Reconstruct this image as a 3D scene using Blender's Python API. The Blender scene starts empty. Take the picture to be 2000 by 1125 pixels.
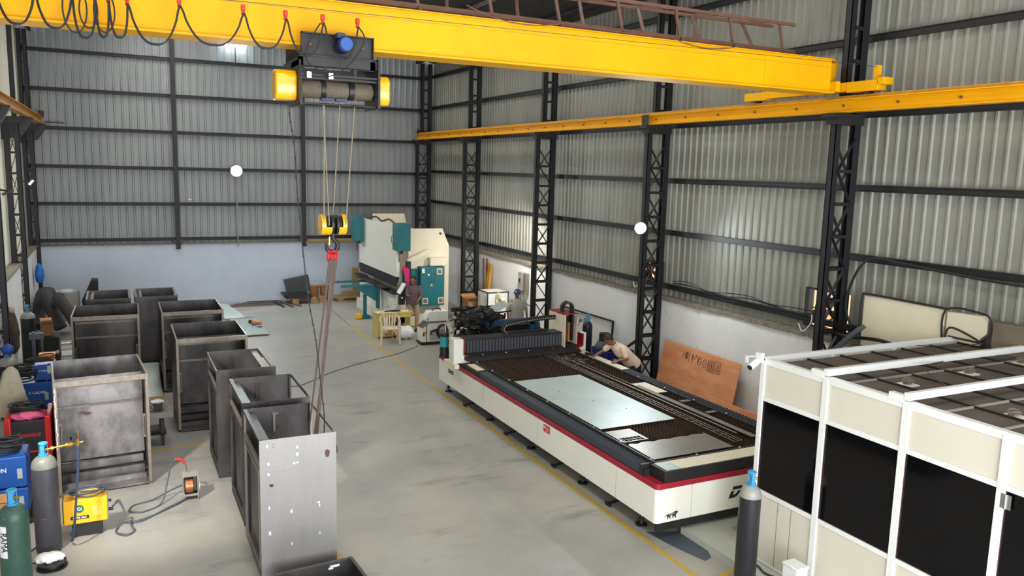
import bpy, bmesh, math, random
from mathutils import Vector, Matrix
random.seed(7)
R = math.radians
PI = math.pi
SC = bpy.context.scene
COL = SC.collection
# ---------------------------------------------------------------- camera
YAW, PIT, ROL, FPX, CH = 0.46196, 0.14726, 0.02593, 1559.1, 5.0
cf = Vector((math.sin(YAW)*math.cos(PIT), math.cos(YAW)*math.cos(PIT), -math.sin(PIT)))
r0 = Vector((math.cos(YAW), -math.sin(YAW), 0)); u0 = r0.cross(cf)
cr = r0*math.cos(ROL) + u0*math.sin(ROL); cu = -r0*math.sin(ROL) + u0*math.cos(ROL)
cam = bpy.data.objects.new('camera', bpy.data.cameras.new('camera')); COL.objects.link(cam)
cam.matrix_world = Matrix(((cr.x, cu.x, -cf.x, 0), (cr.y, cu.y, -cf.y, 0), (cr.z, cu.z, -cf.z, CH), (0, 0, 0, 1)))
cam.data.sensor_width = 36; cam.data.lens = FPX/2000*36; cam.data.clip_end = 200
SC.camera = cam
# ---------------------------------------------------------------- world, exposure, big lights
SC.view_settings.view_transform = 'Standard'; SC.view_settings.look = 'None'
SC.view_settings.gamma = 1; SC.view_settings.exposure = 0.30; SC.view_settings.use_curve_mapping = False
wd = bpy.data.worlds.new('world'); SC.world = wd; wd.use_nodes = True
bg = wd.node_tree.nodes['Background']; bg.inputs[0].default_value = (.86, .93, 1, 1); bg.inputs[1].default_value = 1.6
def area(name, loc, rot, sx, sy, watts, color=(1, 1, 1)):
    l = bpy.data.lights.new(name, 'AREA'); l.shape = 'RECTANGLE'; l.size = sx; l.size_y = sy; l.energy = watts; l.color = color
    o = bpy.data.objects.new(name, l); o.location = loc; o.rotation_euler = rot; COL.objects.link(o); return o
def spot(name, loc, target, watts, deg, blend=.6, color=(1, 1, 1), rad=.15):
    l = bpy.data.lights.new(name, 'SPOT'); l.energy = watts; l.spot_size = R(deg); l.spot_blend = blend; l.color = color; l.shadow_soft_size = rad
    o = bpy.data.objects.new(name, l); o.location = loc
    o.rotation_euler = (Vector(target)-Vector(loc)).to_track_quat('-Z', 'Y').to_euler(); COL.objects.link(o); return o
# daylight through the open gate behind the viewer, and area lights added under the closed roof
area('gate_daylight', (4.4, -3.6, 2.7), (R(84), 0, 0), 12.5, 5.0, 1800, (.95, .98, 1))
for y_ in (5.0, 12.5, 20.0, 26.5):
    area('roof_area_light', (1.6, y_, 9.75), (0, 0, 0), 1.2, 4.5, 160, (1, .97, .90))
    area('roof_area_light', (7.4, y_, 9.75), (0, 0, 0), 1.2, 4.5, 160, (1, .97, .90))
# sun outside, only seen on the earth bank through the fan openings
sun_ = bpy.data.objects.new('sun', bpy.data.lights.new('sun', 'SUN')); COL.objects.link(sun_); sun_.data.energy = 5; sun_.data.angle = .01; sun_.rotation_euler = Vector((.25, .05, -1)).to_track_quat('-Z', 'Y').to_euler()
# ---------------------------------------------------------------- materials
def lin(c): return tuple(((x/255)/12.92 if x/255 <= .04045 else ((x/255+.055)/1.055)**2.4) for x in c)
MATS = {}
def mat(name, c, rough=.5, metal=0., c2=None, scale=6., amt=.5, stretch=(1, 1, 1), bump=0., emit=0., contrast=.25, spec=None, coat=0., bscale=None, detail=5):
    """procedural paint/metal: base colour, mottled towards c2 by noise in object space"""
    if name in MATS: return MATS[name]
    m = bpy.data.materials.new(name); m.use_nodes = True; nt = m.node_tree; b = nt.nodes['Principled BSDF']
    b.inputs['Base Color'].default_value = (*lin(c), 1); b.inputs['Roughness'].default_value = rough; b.inputs['Metallic'].default_value = metal
    if spec is not None: b.inputs['Specular IOR Level'].default_value = spec
    if coat: b.inputs['Coat Weight'].default_value = coat
    tc = nt.nodes.new('ShaderNodeTexCoord'); mp = nt.nodes.new('ShaderNodeMapping'); mp.inputs['Scale'].default_value = stretch
    nt.links.new(tc.outputs['Object'], mp.inputs['Vector'])
    if c2 is None: c2 = tuple(max(0, x*.86) for x in c)
    nz = nt.nodes.new('ShaderNodeTexNoise'); nz.inputs['Scale'].default_value = scale; nz.inputs['Detail'].default_value = detail; nz.inputs['Roughness'].default_value = .62
    nt.links.new(mp.outputs[0], nz.inputs['Vector'])
    rp = nt.nodes.new('ShaderNodeMapRange'); rp.inputs['From Min'].default_value = .5-contrast; rp.inputs['From Max'].default_value = .5+contrast; rp.inputs['To Max'].default_value = amt
    nt.links.new(nz.outputs['Fac'], rp.inputs['Value'])
    mx = nt.nodes.new('ShaderNodeMix'); mx.data_type = 'RGBA'; mx.inputs['A'].default_value = (*lin(c), 1); mx.inputs['B'].default_value = (*lin(c2), 1)
    nt.links.new(rp.outputs[0], mx.inputs['Factor']); nt.links.new(mx.outputs['Result'], b.inputs['Base Color'])
    if bump:
        n2 = nz
        if bscale:
            n2 = nt.nodes.new('ShaderNodeTexNoise'); n2.inputs['Scale'].default_value = bscale; nt.links.new(mp.outputs[0], n2.inputs['Vector'])
        bp = nt.nodes.new('ShaderNodeBump'); bp.inputs['Strength'].default_value = bump; bp.inputs['Distance'].default_value = .02
        nt.links.new(n2.outputs['Fac'], bp.inputs['Height']); nt.links.new(bp.outputs[0], b.inputs['Normal'])
    if emit:
        b.inputs['Emission Color'].default_value = (*lin(c), 1); b.inputs['Emission Strength'].default_value = emit
    MATS[name] = m; return m
def extra_stain(m, c, scale, lo, hi, stretch=(1, 1, 1), amt=1., offset=(0, 0, 0)):
    """one more layer of stains with a shape of their own"""
    nt = m.node_tree; b = nt.nodes['Principled BSDF']; src = b.inputs['Base Color'].links[0].from_socket
    tc = nt.nodes.new('ShaderNodeTexCoord'); mp = nt.nodes.new('ShaderNodeMapping'); mp.inputs['Scale'].default_value = stretch; mp.inputs['Location'].default_value = offset
    nt.links.new(tc.outputs['Object'], mp.inputs['Vector'])
    nz = nt.nodes.new('ShaderNodeTexNoise'); nz.inputs['Scale'].default_value = scale; nz.inputs['Detail'].default_value = 6; nz.inputs['Roughness'].default_value = .65
    nt.links.new(mp.outputs[0], nz.inputs['Vector'])
    rp = nt.nodes.new('ShaderNodeMapRange'); rp.inputs['From Min'].default_value = lo; rp.inputs['From Max'].default_value = hi; rp.inputs['To Max'].default_value = amt
    nt.links.new(nz.outputs['Fac'], rp.inputs['Value'])
    mx = nt.nodes.new('ShaderNodeMix'); mx.data_type = 'RGBA'; mx.inputs['B'].default_value = (*lin(c), 1)
    nt.links.new(src, mx.inputs['A']); nt.links.new(rp.outputs[0], mx.inputs['Factor']); nt.links.new(mx.outputs['Result'], b.inputs['Base Color'])
    return m
M_floor = mat('polished_concrete', (158, 156, 151), .45, c2=(131, 130, 127), scale=.55, amt=.8, contrast=.18, bump=.05, bscale=30, detail=9)
extra_stain(M_floor, (172, 166, 150), .25, .5, .66, amt=.6, offset=(3, 1, 0))
extra_stain(M_floor, (98, 99, 96), 1.3, .57, .72, stretch=(.5, 1.6, 1), amt=.65)
extra_stain(M_floor, (84, 80, 74), 9, .66, .74, amt=.6)
extra_stain(M_floor, (150, 130, 100), 1.1, .62, .74, stretch=(.3, 1.4, 1), amt=.5, offset=(8, 4, 0))
M_block = mat('painted_block', (222, 222, 220), .85, c2=(204, 205, 206), scale=1.2, amt=.8, bump=.12, bscale=14)
extra_stain(M_block, (168, 172, 176), 3.2, .6, .75, stretch=(1, 1, .5), amt=.7)
M_blockb = mat('painted_block_blue', (198, 207, 222), .85, c2=(180, 191, 209), scale=1.2, amt=.8, bump=.12, bscale=14)
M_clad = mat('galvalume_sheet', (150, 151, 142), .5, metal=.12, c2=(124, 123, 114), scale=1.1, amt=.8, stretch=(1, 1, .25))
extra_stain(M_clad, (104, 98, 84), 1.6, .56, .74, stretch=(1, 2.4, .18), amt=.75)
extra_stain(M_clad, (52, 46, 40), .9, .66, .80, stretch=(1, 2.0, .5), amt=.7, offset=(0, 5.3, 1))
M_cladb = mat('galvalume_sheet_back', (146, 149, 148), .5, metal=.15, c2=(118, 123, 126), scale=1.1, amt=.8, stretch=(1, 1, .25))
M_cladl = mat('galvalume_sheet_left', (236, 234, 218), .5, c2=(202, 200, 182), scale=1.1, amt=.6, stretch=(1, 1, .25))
M_roof = mat('roof_sheet', (62, 60, 56), .6, c2=(46, 44, 40), scale=2)
M_mortar = mat('rough_mortar', (140, 132, 116), .95, c2=(104, 96, 84), scale=9, amt=.9, bump=.6)
M_navy = mat('navy_steel', (19, 21, 28), .55, c2=(32, 28, 28), scale=5, amt=.6)
M_yel = mat('crane_yellow', (232, 172, 0), .5, c2=(214, 148, 0), scale=1.1, amt=.7, spec=.22)
extra_stain(M_yel, (196, 132, 20), 3.5, .62, .78, amt=.5)
M_yelb = mat('cover_yellow', (232, 172, 6), .3, c2=(226, 168, 12), scale=3, amt=.5, coat=.4)
M_rustyel = mat('rusty_yellow', (206, 150, 26), .5, c2=(150, 96, 40), scale=5, amt=.7)
M_rust = mat('rusty_angle', (112, 78, 62), .7, c2=(84, 58, 48), scale=7, amt=.8)
M_blk = mat('black_paint', (26, 25, 26), .5)
M_dk = mat('dark_steel', (48, 46, 46), .5, metal=.3, c2=(34, 32, 32), scale=9)
M_rub = mat('black_rubber', (30, 31, 34), .65)
M_greyc = mat('grey_cable', (74, 82, 92), .55)
M_blue = mat('motor_blue', (30, 46, 100), .45, c2=(22, 34, 76), scale=8)
M_rope = mat('wire_rope', (158, 146, 128), .5, metal=.3, c2=(110, 98, 84), scale=60, amt=.9)
M_red = mat('signal_red', (206, 30, 28), .45)
M_sling = mat('webbing', (98, 82, 74), .8, c2=(74, 58, 54), scale=12, amt=.8)
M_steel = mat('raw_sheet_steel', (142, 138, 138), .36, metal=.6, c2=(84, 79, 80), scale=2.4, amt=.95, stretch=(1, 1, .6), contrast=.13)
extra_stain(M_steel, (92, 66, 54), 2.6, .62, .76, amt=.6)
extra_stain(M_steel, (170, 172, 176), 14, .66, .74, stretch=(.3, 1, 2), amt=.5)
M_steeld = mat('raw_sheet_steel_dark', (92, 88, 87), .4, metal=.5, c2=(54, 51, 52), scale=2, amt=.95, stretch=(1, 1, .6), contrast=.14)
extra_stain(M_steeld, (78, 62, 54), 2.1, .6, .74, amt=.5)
M_brush = mat('brushed_sheet_steel', (152, 149, 147), .36, metal=.6, c2=(126, 123, 123), scale=2.2, amt=.5, stretch=(3, 1, .5), contrast=.3)
extra_stain(M_brush, (84, 78, 76), 1.8, .64, .78, stretch=(1, 1, 1.6), amt=.3)
M_edge = mat('ground_steel_edge', (146, 136, 126), .45, metal=.35, c2=(100, 90, 82), scale=12, amt=.8)
M_mark = mat('white_paint_mark', (232, 233, 235), .6)
M_white = mat('machine_white', (226, 225, 215), .4, c2=(212, 210, 198), scale=1.5, amt=.6, coat=.15)
M_cream = mat('machine_cream', (222, 214, 190), .45, c2=(206, 198, 172), scale=1.6, amt=.6)
M_crim = mat('crimson_stripe', (152, 20, 42), .35, coat=.2)
M_bell = mat('bellows_grey', (58, 64, 72), .5, c2=(50, 54, 60), scale=6)
M_slat = mat('slat_rust', (86, 68, 50), .6, metal=.15, c2=(50, 42, 34), scale=7, amt=.9)
M_galv = mat('galvanised_plate', (194, 204, 202), .45, metal=.4, c2=(166, 178, 178), scale=1.3, amt=.8)
M_mild = mat('mild_plate', (140, 134, 126), .38, metal=.5, c2=(112, 106, 100), scale=2.5, amt=.8)
M_teal = mat('teal_paint', (22, 104, 112), .45, c2=(18, 90, 98), scale=3)
M_wood = mat('pallet_wood', (168, 140, 96), .8, c2=(126, 100, 66), scale=5, amt=.8, stretch=(1, 1, 4))
M_ply = mat('plywood_face', (206, 146, 100), .6, c2=(182, 112, 72), scale=1.6, amt=.95, stretch=(2.5, .8, 3), contrast=.16)
M_card = mat('cardboard', (168, 124, 78), .8, c2=(150, 106, 64), scale=4)
M_alu = mat('white_aluminium', (232, 234, 232), .3, c2=(222, 224, 222), scale=3, coat=.2)
M_pan = mat('cream_panel', (214, 209, 194), .5, c2=(204, 199, 184), scale=1.4, amt=.6)
M_tint = mat('tinted_glass', (9, 8, 10), .06, spec=.32)
M_tile = mat('ceiling_tile_dusty', (94, 84, 74), .85, c2=(68, 60, 53), scale=2.5, amt=.8)
M_skin = mat('skin', (132, 84, 62), .55, c2=(112, 70, 52), scale=14)
M_hair = mat('hair', (28, 22, 20), .6)
M_chrome = mat('bright_steel', (190, 190, 188), .25, metal=.9)
M_bluev = mat('valve_blue', (60, 150, 200), .4)
M_cylgrey = mat('cylinder_grey', (66, 66, 72), .45, c2=(46, 46, 50), scale=9, stretch=(1, 1, .4), amt=.8)
extra_stain(M_cylgrey, (130, 130, 134), 16, .64, .74, stretch=(1, 1, 2), amt=.6)
M_cylblk = mat('cylinder_black', (34, 35, 40), .4, c2=(24, 25, 28), scale=9, amt=.8)
extra_stain(M_cylblk, (120, 122, 128), 22, .67, .75, stretch=(1, 1, 2), amt=.6)
M_cylsh = mat('cylinder_shoulder', (150, 148, 142), .4, c2=(128, 126, 120), scale=9)
M_cylgrn = mat('cylinder_green', (52, 84, 72), .45, c2=(40, 66, 58), scale=6, amt=.8)
extra_stain(M_cylgrn, (170, 180, 172), 18, .68, .76, amt=.7)
M_wblue = mat('welder_blue', (22, 80, 160), .4, c2=(18, 66, 136), scale=3)
M_wred = mat('welder_red', (190, 26, 30), .4)
M_wyel = mat('welder_yellow', (242, 178, 16), .4, c2=(232, 164, 14), scale=3)
M_plast = mat('white_plastic', (226, 228, 226), .4)
M_chair = mat('chair_plastic', (214, 200, 172), .45)
M_brass = mat('brass', (200, 160, 70), .35, metal=.8)
M_copper = mat('copper_wire', (190, 120, 82), .35, metal=.7, c2=(140, 86, 60), scale=30)
M_lamp = mat('lamp_glow', (235, 248, 255), .3, emit=26.)
M_lamps = mat('small_lamp_glow', (255, 252, 244), .3, emit=9.)
M_line = mat('yellow_floor_paint', (196, 158, 44), .6, c2=(160, 136, 70), scale=7, amt=.9)
M_fabric = mat('pink_cloth', (214, 40, 110), .8)
M_cloth = mat('dusty_canvas', (176, 170, 150), .9, c2=(150, 140, 112), scale=5, amt=.8)
# ---------------------------------------------------------------- mesh builder
class MB:
    def __init__(s): s.v = []; s.f = []
    def add(s, vs, fs):
        n = len(s.v); s.v += [Vector(v) for v in vs]; s.f += [tuple(i+n for i in f) for f in fs]; return s
    def box(s, x0, x1, y0, y1, z0, z1):
        return s.add([(x0,y0,z0),(x1,y0,z0),(x1,y1,z0),(x0,y1,z0),(x0,y0,z1),(x1,y0,z1),(x1,y1,z1),(x0,y1,z1)],
                     [(0,3,2,1),(4,5,6,7),(0,1,5,4),(1,2,6,5),(2,3,7,6),(3,0,4,7)])
    def bar(s, p, q, w, h, up=(0, 0, 1)):
        p, q = Vector(p), Vector(q); d = (q-p).normalized(); up = Vector(up)
        if abs(d.dot(up)) > .98: up = Vector((0, 1, 0)) if abs(d.y) < .9 else Vector((1, 0, 0))
        a = d.cross(up).normalized()*w/2; b = a.cross(d).normalized()*h/2
        vs = [p-a-b, p+a-b, p+a+b, p-a+b, q-a-b, q+a-b, q+a+b, q-a+b]
        return s.add(vs, [(0,1,2,3),(7,6,5,4),(0,4,5,1),(1,5,6,2),(2,6,7,3),(3,7,4,0)])
    def tube(s, path, r, n=10, caps=True, closed=False):
        P = [Vector(p) for p in path]; rr = r if isinstance(r, (list, tuple)) else [r]*len(P); rings = []; prev = None
        for i, p in enumerate(P):
            if closed: t = P[(i+1) % len(P)]-P[i-1]
            else: t = (P[min(i+1, len(P)-1)]-P[max(i-1, 0)])
            t = t.normalized() if t.length > 1e-9 else Vector((0, 0, 1))
            if prev is None: a = t.orthogonal().normalized()
            else:
                a = prev-t*prev.dot(t); a = a.normalized() if a.length > 1e-6 else t.orthogonal().normalized()
            prev = a; b = t.cross(a)
            rings.append([p+(a*math.cos(2*PI*k/n)+b*math.sin(2*PI*k/n))*rr[i] for k in range(n)])
        vs = [v for g in rings for v in g]; fs = []; m = len(P)
        for i in range(m if closed else m-1):
            j = (i+1) % m
            for k in range(n): fs.append((i*n+k, i*n+(k+1) % n, j*n+(k+1) % n, j*n+k))
        if caps and not closed: fs += [tuple(range(n-1, -1, -1)), tuple((m-1)*n+k for k in range(n))]
        return s.add(vs, fs)
    def cyl(s, p, q, r, n=20, r2=None): return s.tube([p, q], [r, r if r2 is None else r2], n)
    def lathe(s, prof, c=(0, 0, 0), n=28, axis='z'):
        c = Vector(c); vs = []; fs = []
        for r, h in prof:
            for k in range(n):
                a = 2*PI*k/n; x, y = r*math.cos(a), r*math.sin(a)
                vs.append(c+(Vector((x, y, h)) if axis == 'z' else Vector((h, x, y)) if axis == 'x' else Vector((y, h, x))))
        for i in range(len(prof)-1):
            for k in range(n): fs.append((i*n+k, i*n+(k+1) % n, (i+1)*n+(k+1) % n, (i+1)*n+k))
        fs += [tuple(range(n-1, -1, -1)), tuple((len(prof)-1)*n+k for k in range(n))]
        return s.add(vs, fs)
    def prism(s, poly, axis, a, b):
        """poly: 2D outline; axis: the axis it is extruded along from a to b"""
        def P(u, w, t): return {'x': (t, u, w), 'y': (u, t, w), 'z': (u, w, t)}[axis]
        n = len(poly); vs = [P(u, w, a) for u, w in poly]+[P(u, w, b) for u, w in poly]
        return s.add(vs, [tuple(range(n-1, -1, -1)), tuple(range(n, 2*n))]+[(i, (i+1) % n, n+(i+1) % n, n+i) for i in range(n)])
    def ell(s, c, r, n=14, m=9, rot=None):
        c = Vector(c); vs = []; fs = []
        for i in range(1, m):
            t = PI*i/m
            for k in range(n):
                a = 2*PI*k/n; v = Vector((r[0]*math.sin(t)*math.cos(a), r[1]*math.sin(t)*math.sin(a), r[2]*math.cos(t)))
                vs.append(c+(rot @ v if rot else v))
        tp = Vector((0, 0, r[2])); vs += [c+(rot @ tp if rot else tp), c-(rot @ tp if rot else tp)]
        for i in range(m-2):
            for k in range(n): fs.append((i*n+k, (i+1)*n+k, (i+1)*n+(k+1) % n, i*n+(k+1) % n))
        T = (m-1)*n
        for k in range(n): fs += [(T, k, (k+1) % n), (T+1, (m-2)*n+(k+1) % n, (m-2)*n+k)]
        return s.add(vs, fs)
    def xf(s, mtx):
        s.v = [mtx @ v for v in s.v]; return s
    def build(s, name, m, parent=None, world=True, bevel=0., smooth=40, mods=None):
        vs = s.v
        if world:
            if parent is not None:
                mi = parent.matrix_basis
                p = parent.parent
                while p is not None: mi = p.matrix_basis @ mi; p = p.parent
                mi = mi.inverted(); vs = [mi @ v for v in vs]; loc = None
            else:
                lo = [min(v[i] for v in vs) for i in range(3)]; hi = [max(v[i] for v in vs) for i in range(3)]
                loc = Vector(((lo[0]+hi[0])/2, (lo[1]+hi[1])/2, lo[2])); vs = [v-loc for v in vs]
        else: loc = None
        me = bpy.data.meshes.new(name); me.from_pydata([tuple(v) for v in vs], [], s.f)
        bm = bmesh.new(); bm.from_mesh(me); bmesh.ops.recalc_face_normals(bm, faces=bm.faces); bm.to_mesh(me); bm.free()
        me.materials.append(m)
        if smooth:
            for p in me.polygons: p.use_smooth = True
            me.set_sharp_from_angle(angle=R(smooth))
        o = bpy.data.objects.new(name, me); COL.objects.link(o)
        if loc is not None: o.location = loc
        if parent is not None: o.parent = parent
        if bevel:
            b = o.modifiers.new('bevel', 'BEVEL'); b.width = bevel; b.segments = 2; b.limit_method = 'ANGLE'; b.angle_limit = R(40)
            me.polygons.foreach_set('use_smooth', [True]*len(me.polygons))
        return o
def tag(o, label=None, cat=None, group=None, kind=None):
    if label: o['label'] = label
    if cat: o['category'] = cat
    if group: o['group'] = group
    if kind: o['kind'] = kind
    return o
def thing(name, label, cat, loc=(0, 0, 0), rz=0, group=None):
    o = bpy.data.objects.new(name, None); o.empty_display_size = .1; COL.objects.link(o)
    o.location = loc; o.rotation_euler = (0, 0, rz); o.rotation_mode = 'XYZ'
    o.matrix_basis = Matrix.Translation(Vector(loc)) @ Matrix.Rotation(rz, 4, 'Z')
    return tag(o, label, cat, group)
def struct(o): return tag(o, kind='structure')
def kids(o): return [c for c in bpy.data.objects if c.parent == o]
def dup(root, loc, rz=0, label=None, group=None):
    def cp(o, parent):
        c = o.copy(); COL.objects.link(c); c.parent = parent
        for ch in kids(o): cp(ch, c)
        return c
    r = cp(root, None); r.matrix_basis = Matrix.Translation(Vector(loc)) @ Matrix.Rotation(rz, 4, 'Z')
    tag(r, label, None, group); return r
def bx(*a): return MB().box(*a)
def part(name, mb, m, parent, bevel=0., label=None, local=False, smooth=40):
    o = mb.build(name, m, parent, world=not local, bevel=bevel, smooth=smooth)
    if label: o['label'] = label
    return o
def text(name, s, size, m, parent, origin, xd, yd, thick=.003, shear=0., sx=1., bold=0., align='CENTER'):
    cu_ = bpy.data.curves.new('t', 'FONT'); cu_.body = s; cu_.size = size; cu_.extrude = thick/2; cu_.align_x = align; cu_.align_y = 'CENTER'; cu_.shear = shear; cu_.offset = bold
    cu_.resolution_u = 3
    t = bpy.data.objects.new('t', cu_); COL.objects.link(t); dg = bpy.context.evaluated_depsgraph_get(); dg.update()
    me = bpy.data.meshes.new_from_object(t.evaluated_get(dg)); bpy.data.objects.remove(t)
    X = Vector(xd).normalized(); Y = Vector(yd).normalized(); Z = X.cross(Y); O = Vector(origin)
    b = MB(); b.add([O+X*(v.co.x*sx)+Y*v.co.y+Z*v.co.z for v in me.vertices], [tuple(p.vertices) for p in me.polygons]); bpy.data.meshes.remove(me)
    return b.build(name, m, parent, smooth=0)
def catmull(P, k=8, closed=False):
    P = [Vector(p) for p in P]; out = []; n = len(P)
    for i in range(n if closed else n-1):
        a, b, c, d = (P[(i-1) % n] if closed else P[max(i-1, 0)]), P[i], P[(i+1) % n], (P[(i+2) % n] if closed else P[min(i+2, n-1)])
        for j in range(k):
            t = j/k; out.append(.5*((2*b)+(c-a)*t+(2*a-5*b+4*c-d)*t*t+(3*b-a-3*c+d)*t**3))
    if not closed: out.append(P[-1])
    return out
def sag(p, q, drop, n=12):
    p, q = Vector(p), Vector(q); return [p.lerp(q, i/n)-Vector((0, 0, drop*4*(i/n)*(1-i/n))) for i in range(n+1)]
# ================================================================ SETTING
o = struct(bx(-3.2, 12.2, -4.2, 30.4, -.2, 0).build('floor', M_floor))
def corrug(axis, fixed, a0, a1, z0, z1, inward, pitch=.2, rib=.03, holes=()):
    """ribbed cladding sheet along axis ('x' or 'y') at the fixed coordinate, ribs towards the room"""
    b = MB(); n = int(round((a1-a0)/pitch)); prof = []
    for i in range(n):
        s_ = a0+i*pitch; prof += [(s_, 0), (s_+pitch*.62, 0), (s_+pitch*.70, rib), (s_+pitch*.86, rib), (s_+pitch*.94, 0)]
    prof.append((a1, 0))
    th = .004
    for (s0, d0), (s1, d1) in zip(prof[:-1], prof[1:]):
        segs = [(z0, z1)]
        for (h0, h1, hz0, hz1) in holes:
            if s0 >= h0 and s1 <= h1: segs = [(z0, hz0), (hz1, z1)]
        for (za, zb) in segs:
            if axis == 'x': vs = [(s0, fixed+inward*d0, za), (s1, fixed+inward*d1, za), (s1, fixed+inward*d1, zb), (s0, fixed+inward*d0, zb)]
            else: vs = [(fixed+inward*d0, s0, za), (fixed+inward*d1, s1, za), (fixed+inward*d1, s1, zb), (fixed+inward*d0, s0, zb)]
            b.add(vs, [(0, 1, 2, 3)])
    return b
# right wall: painted block below, ribbed sheet above with two fan openings
wr = struct(bx(11.12, 11.34, -4, 30, 0, 2.2).build('wall_right', M_block))
struct(corrug('y', 11.32, -4, 30.2, 2.16, 9.1, -1, holes=((9.59, 10.5, 2.35, 3.0), (14.99, 15.65, 2.55, 2.9))).build('cladding', M_clad, wr, smooth=0))
b = MB()
for i in range(680):
    y = -4+i*.05; b.box(11.085-.012*random.random()-.01*math.sin(i*.13), 11.34, y, y+.0501, 2.165-.02*random.random(), 2.215+.012*random.random()+.012*math.sin(i*.09))
struct(b.build('mortar_ledge', M_mortar, wr))
# back wall
wb = struct(bx(-2.9, 11.34, 29.95, 30.15, 0, 2.15).build('wall_back', M_blockb))
struct(corrug('x', 30.12, -2.9, 11.4, 2.1, 10.9, -1, pitch=.235, holes=((9.7, 10.9, 9.3, 9.8),)).build('cladding', M_cladb, wb, smooth=0))
struct(bx(-2.9, 11.34, 29.9, 30.15, 2.13, 2.17).build('ledge', M_mortar, wb))
# left wall, block in the bays between the columns
wl = struct(MB().box(-2.55, -2.33, -4, 19.42, 0, 2.17).box(-2.55, -2.33, 19.78, 24.62, 0, 2.17).box(-2.55, -2.33, 24.98, 29.5, 0, 2.17).box(-2.62, -2.56, -4, 30, 0, 2.17).build('wall_left', M_block))
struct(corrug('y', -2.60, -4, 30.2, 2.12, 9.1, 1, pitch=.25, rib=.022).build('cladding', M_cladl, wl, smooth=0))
struct(MB().box(-2.60, -2.30, 13, 19.42, 2.16, 2.21).box(-2.60, -2.30, 19.78, 24.62, 2.16, 2.21).box(-2.60, -2.30, 24.98, 29.5, 2.16, 2.21).build('mortar_ledge', M_mortar, wl))
# roof: two slopes without openings
def slope(xa, za, xb, zb, name):
    b = MB(); n = 34
    for i in range(n*5):
        y = -4+i*.2; d = Vector((0, 0, .03))
        pr_ = [(y, 0), (y+.12, 0), (y+.14, .03), (y+.18, .03), (y+.2, 0)]
        for (s0, d0), (s1, d1) in zip(pr_[:-1], pr_[1:]):
            b.add([(xa, s0, za-d0), (xa, s1, za-d1), (xb, s1, zb-d1), (xb, s0, zb-d0)], [(0, 1, 2, 3)])
    return b.build(name, M_roof, smooth=0)
cl = struct(slope(-3.0, 8.95, 4.2, 10.6, 'ceiling')); c2 = slope(4.2, 10.6, 11.5, 8.95, 'right_slope'); c2.parent = cl
c2.matrix_parent_inverse = cl.matrix_basis.inverted(); struct(c2)
purl = ['dark roof purlin nearest the left eave', 'dark roof purlin second in from the left eave', 'dark roof purlin third in from the left eave', 'dark roof purlin just left of the ridge', 'dark roof purlin just right of the ridge', 'dark roof purlin third in from the right eave', 'dark roof purlin second in from the right eave', 'dark roof purlin nearest the right eave']
for i, x in enumerate([-2.2, -.6, 1.0, 2.6, 5.8, 7.4, 9.0, 10.6]):
    z = 10.6-abs(x-4.2)*.2265-.12
    tag(bx(x-.04, x+.04, -4, 30, z-.12, z).build('roof_purlin', M_navy), purl[i], 'purlin', 'roof purlins')
# ---------------------------------------------------------------- girts
def girt(name, a, b_, label, group):
    m_ = MB(); a, b_ = Vector(a), Vector(b_); m_.bar(a, b_, .045, .10)
    m_.bar(a+Vector((0, 0, .05)), b_+Vector((0, 0, .05)), .09, .012); m_.bar(a-Vector((0, 0, .05)), b_-Vector((0, 0, .05)), .09, .012)
    return tag(m_.build(name, M_navy), label, 'girt', group)
ordn = ['lowest', 'second lowest', 'third from the bottom', 'fourth from the bottom', 'fifth from the bottom', 'sixth from the bottom', 'seventh from the bottom']
for i, z in enumerate((2.31, 3.52, 4.73, 5.95, 7.17, 8.38)):
    girt('wall_girt', (-2.6, 30.02, z), (11.2, 30.02, z), 'dark horizontal steel rail on the back wall cladding, %s' % ordn[i], 'rails of the back wall')
for i, z in enumerate((2.46, 3.68, 4.84, 6.05, 7.27, 8.45)):
    girt('wall_girt', (11.22, -3.9, z), (11.22, 29.9, z), 'dark horizontal steel rail along the right wall cladding, %s' % ordn[i], 'rails of the right wall')
for x, l in ((1.9, 'thin dark upright post on the back wall, the left of the two'), (6.22, 'thin dark upright post on the back wall behind the crane hook')):
    t = thing('wall_post', l, 'post', (x, 29.85, 1.95), 0, 'uprights of the back wall')
    part('post', MB().box(x-.03, x+.03, 29.84, 29.96, 1.98, 10.2).box(x-.075, x+.075, 29.83, 29.85, 1.98, 10.2), M_navy, t)
    part('base_bracket', MB().box(x-.16, x+.16, 29.86, 29.94, 2.18, 2.3), M_rust, t)
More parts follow.
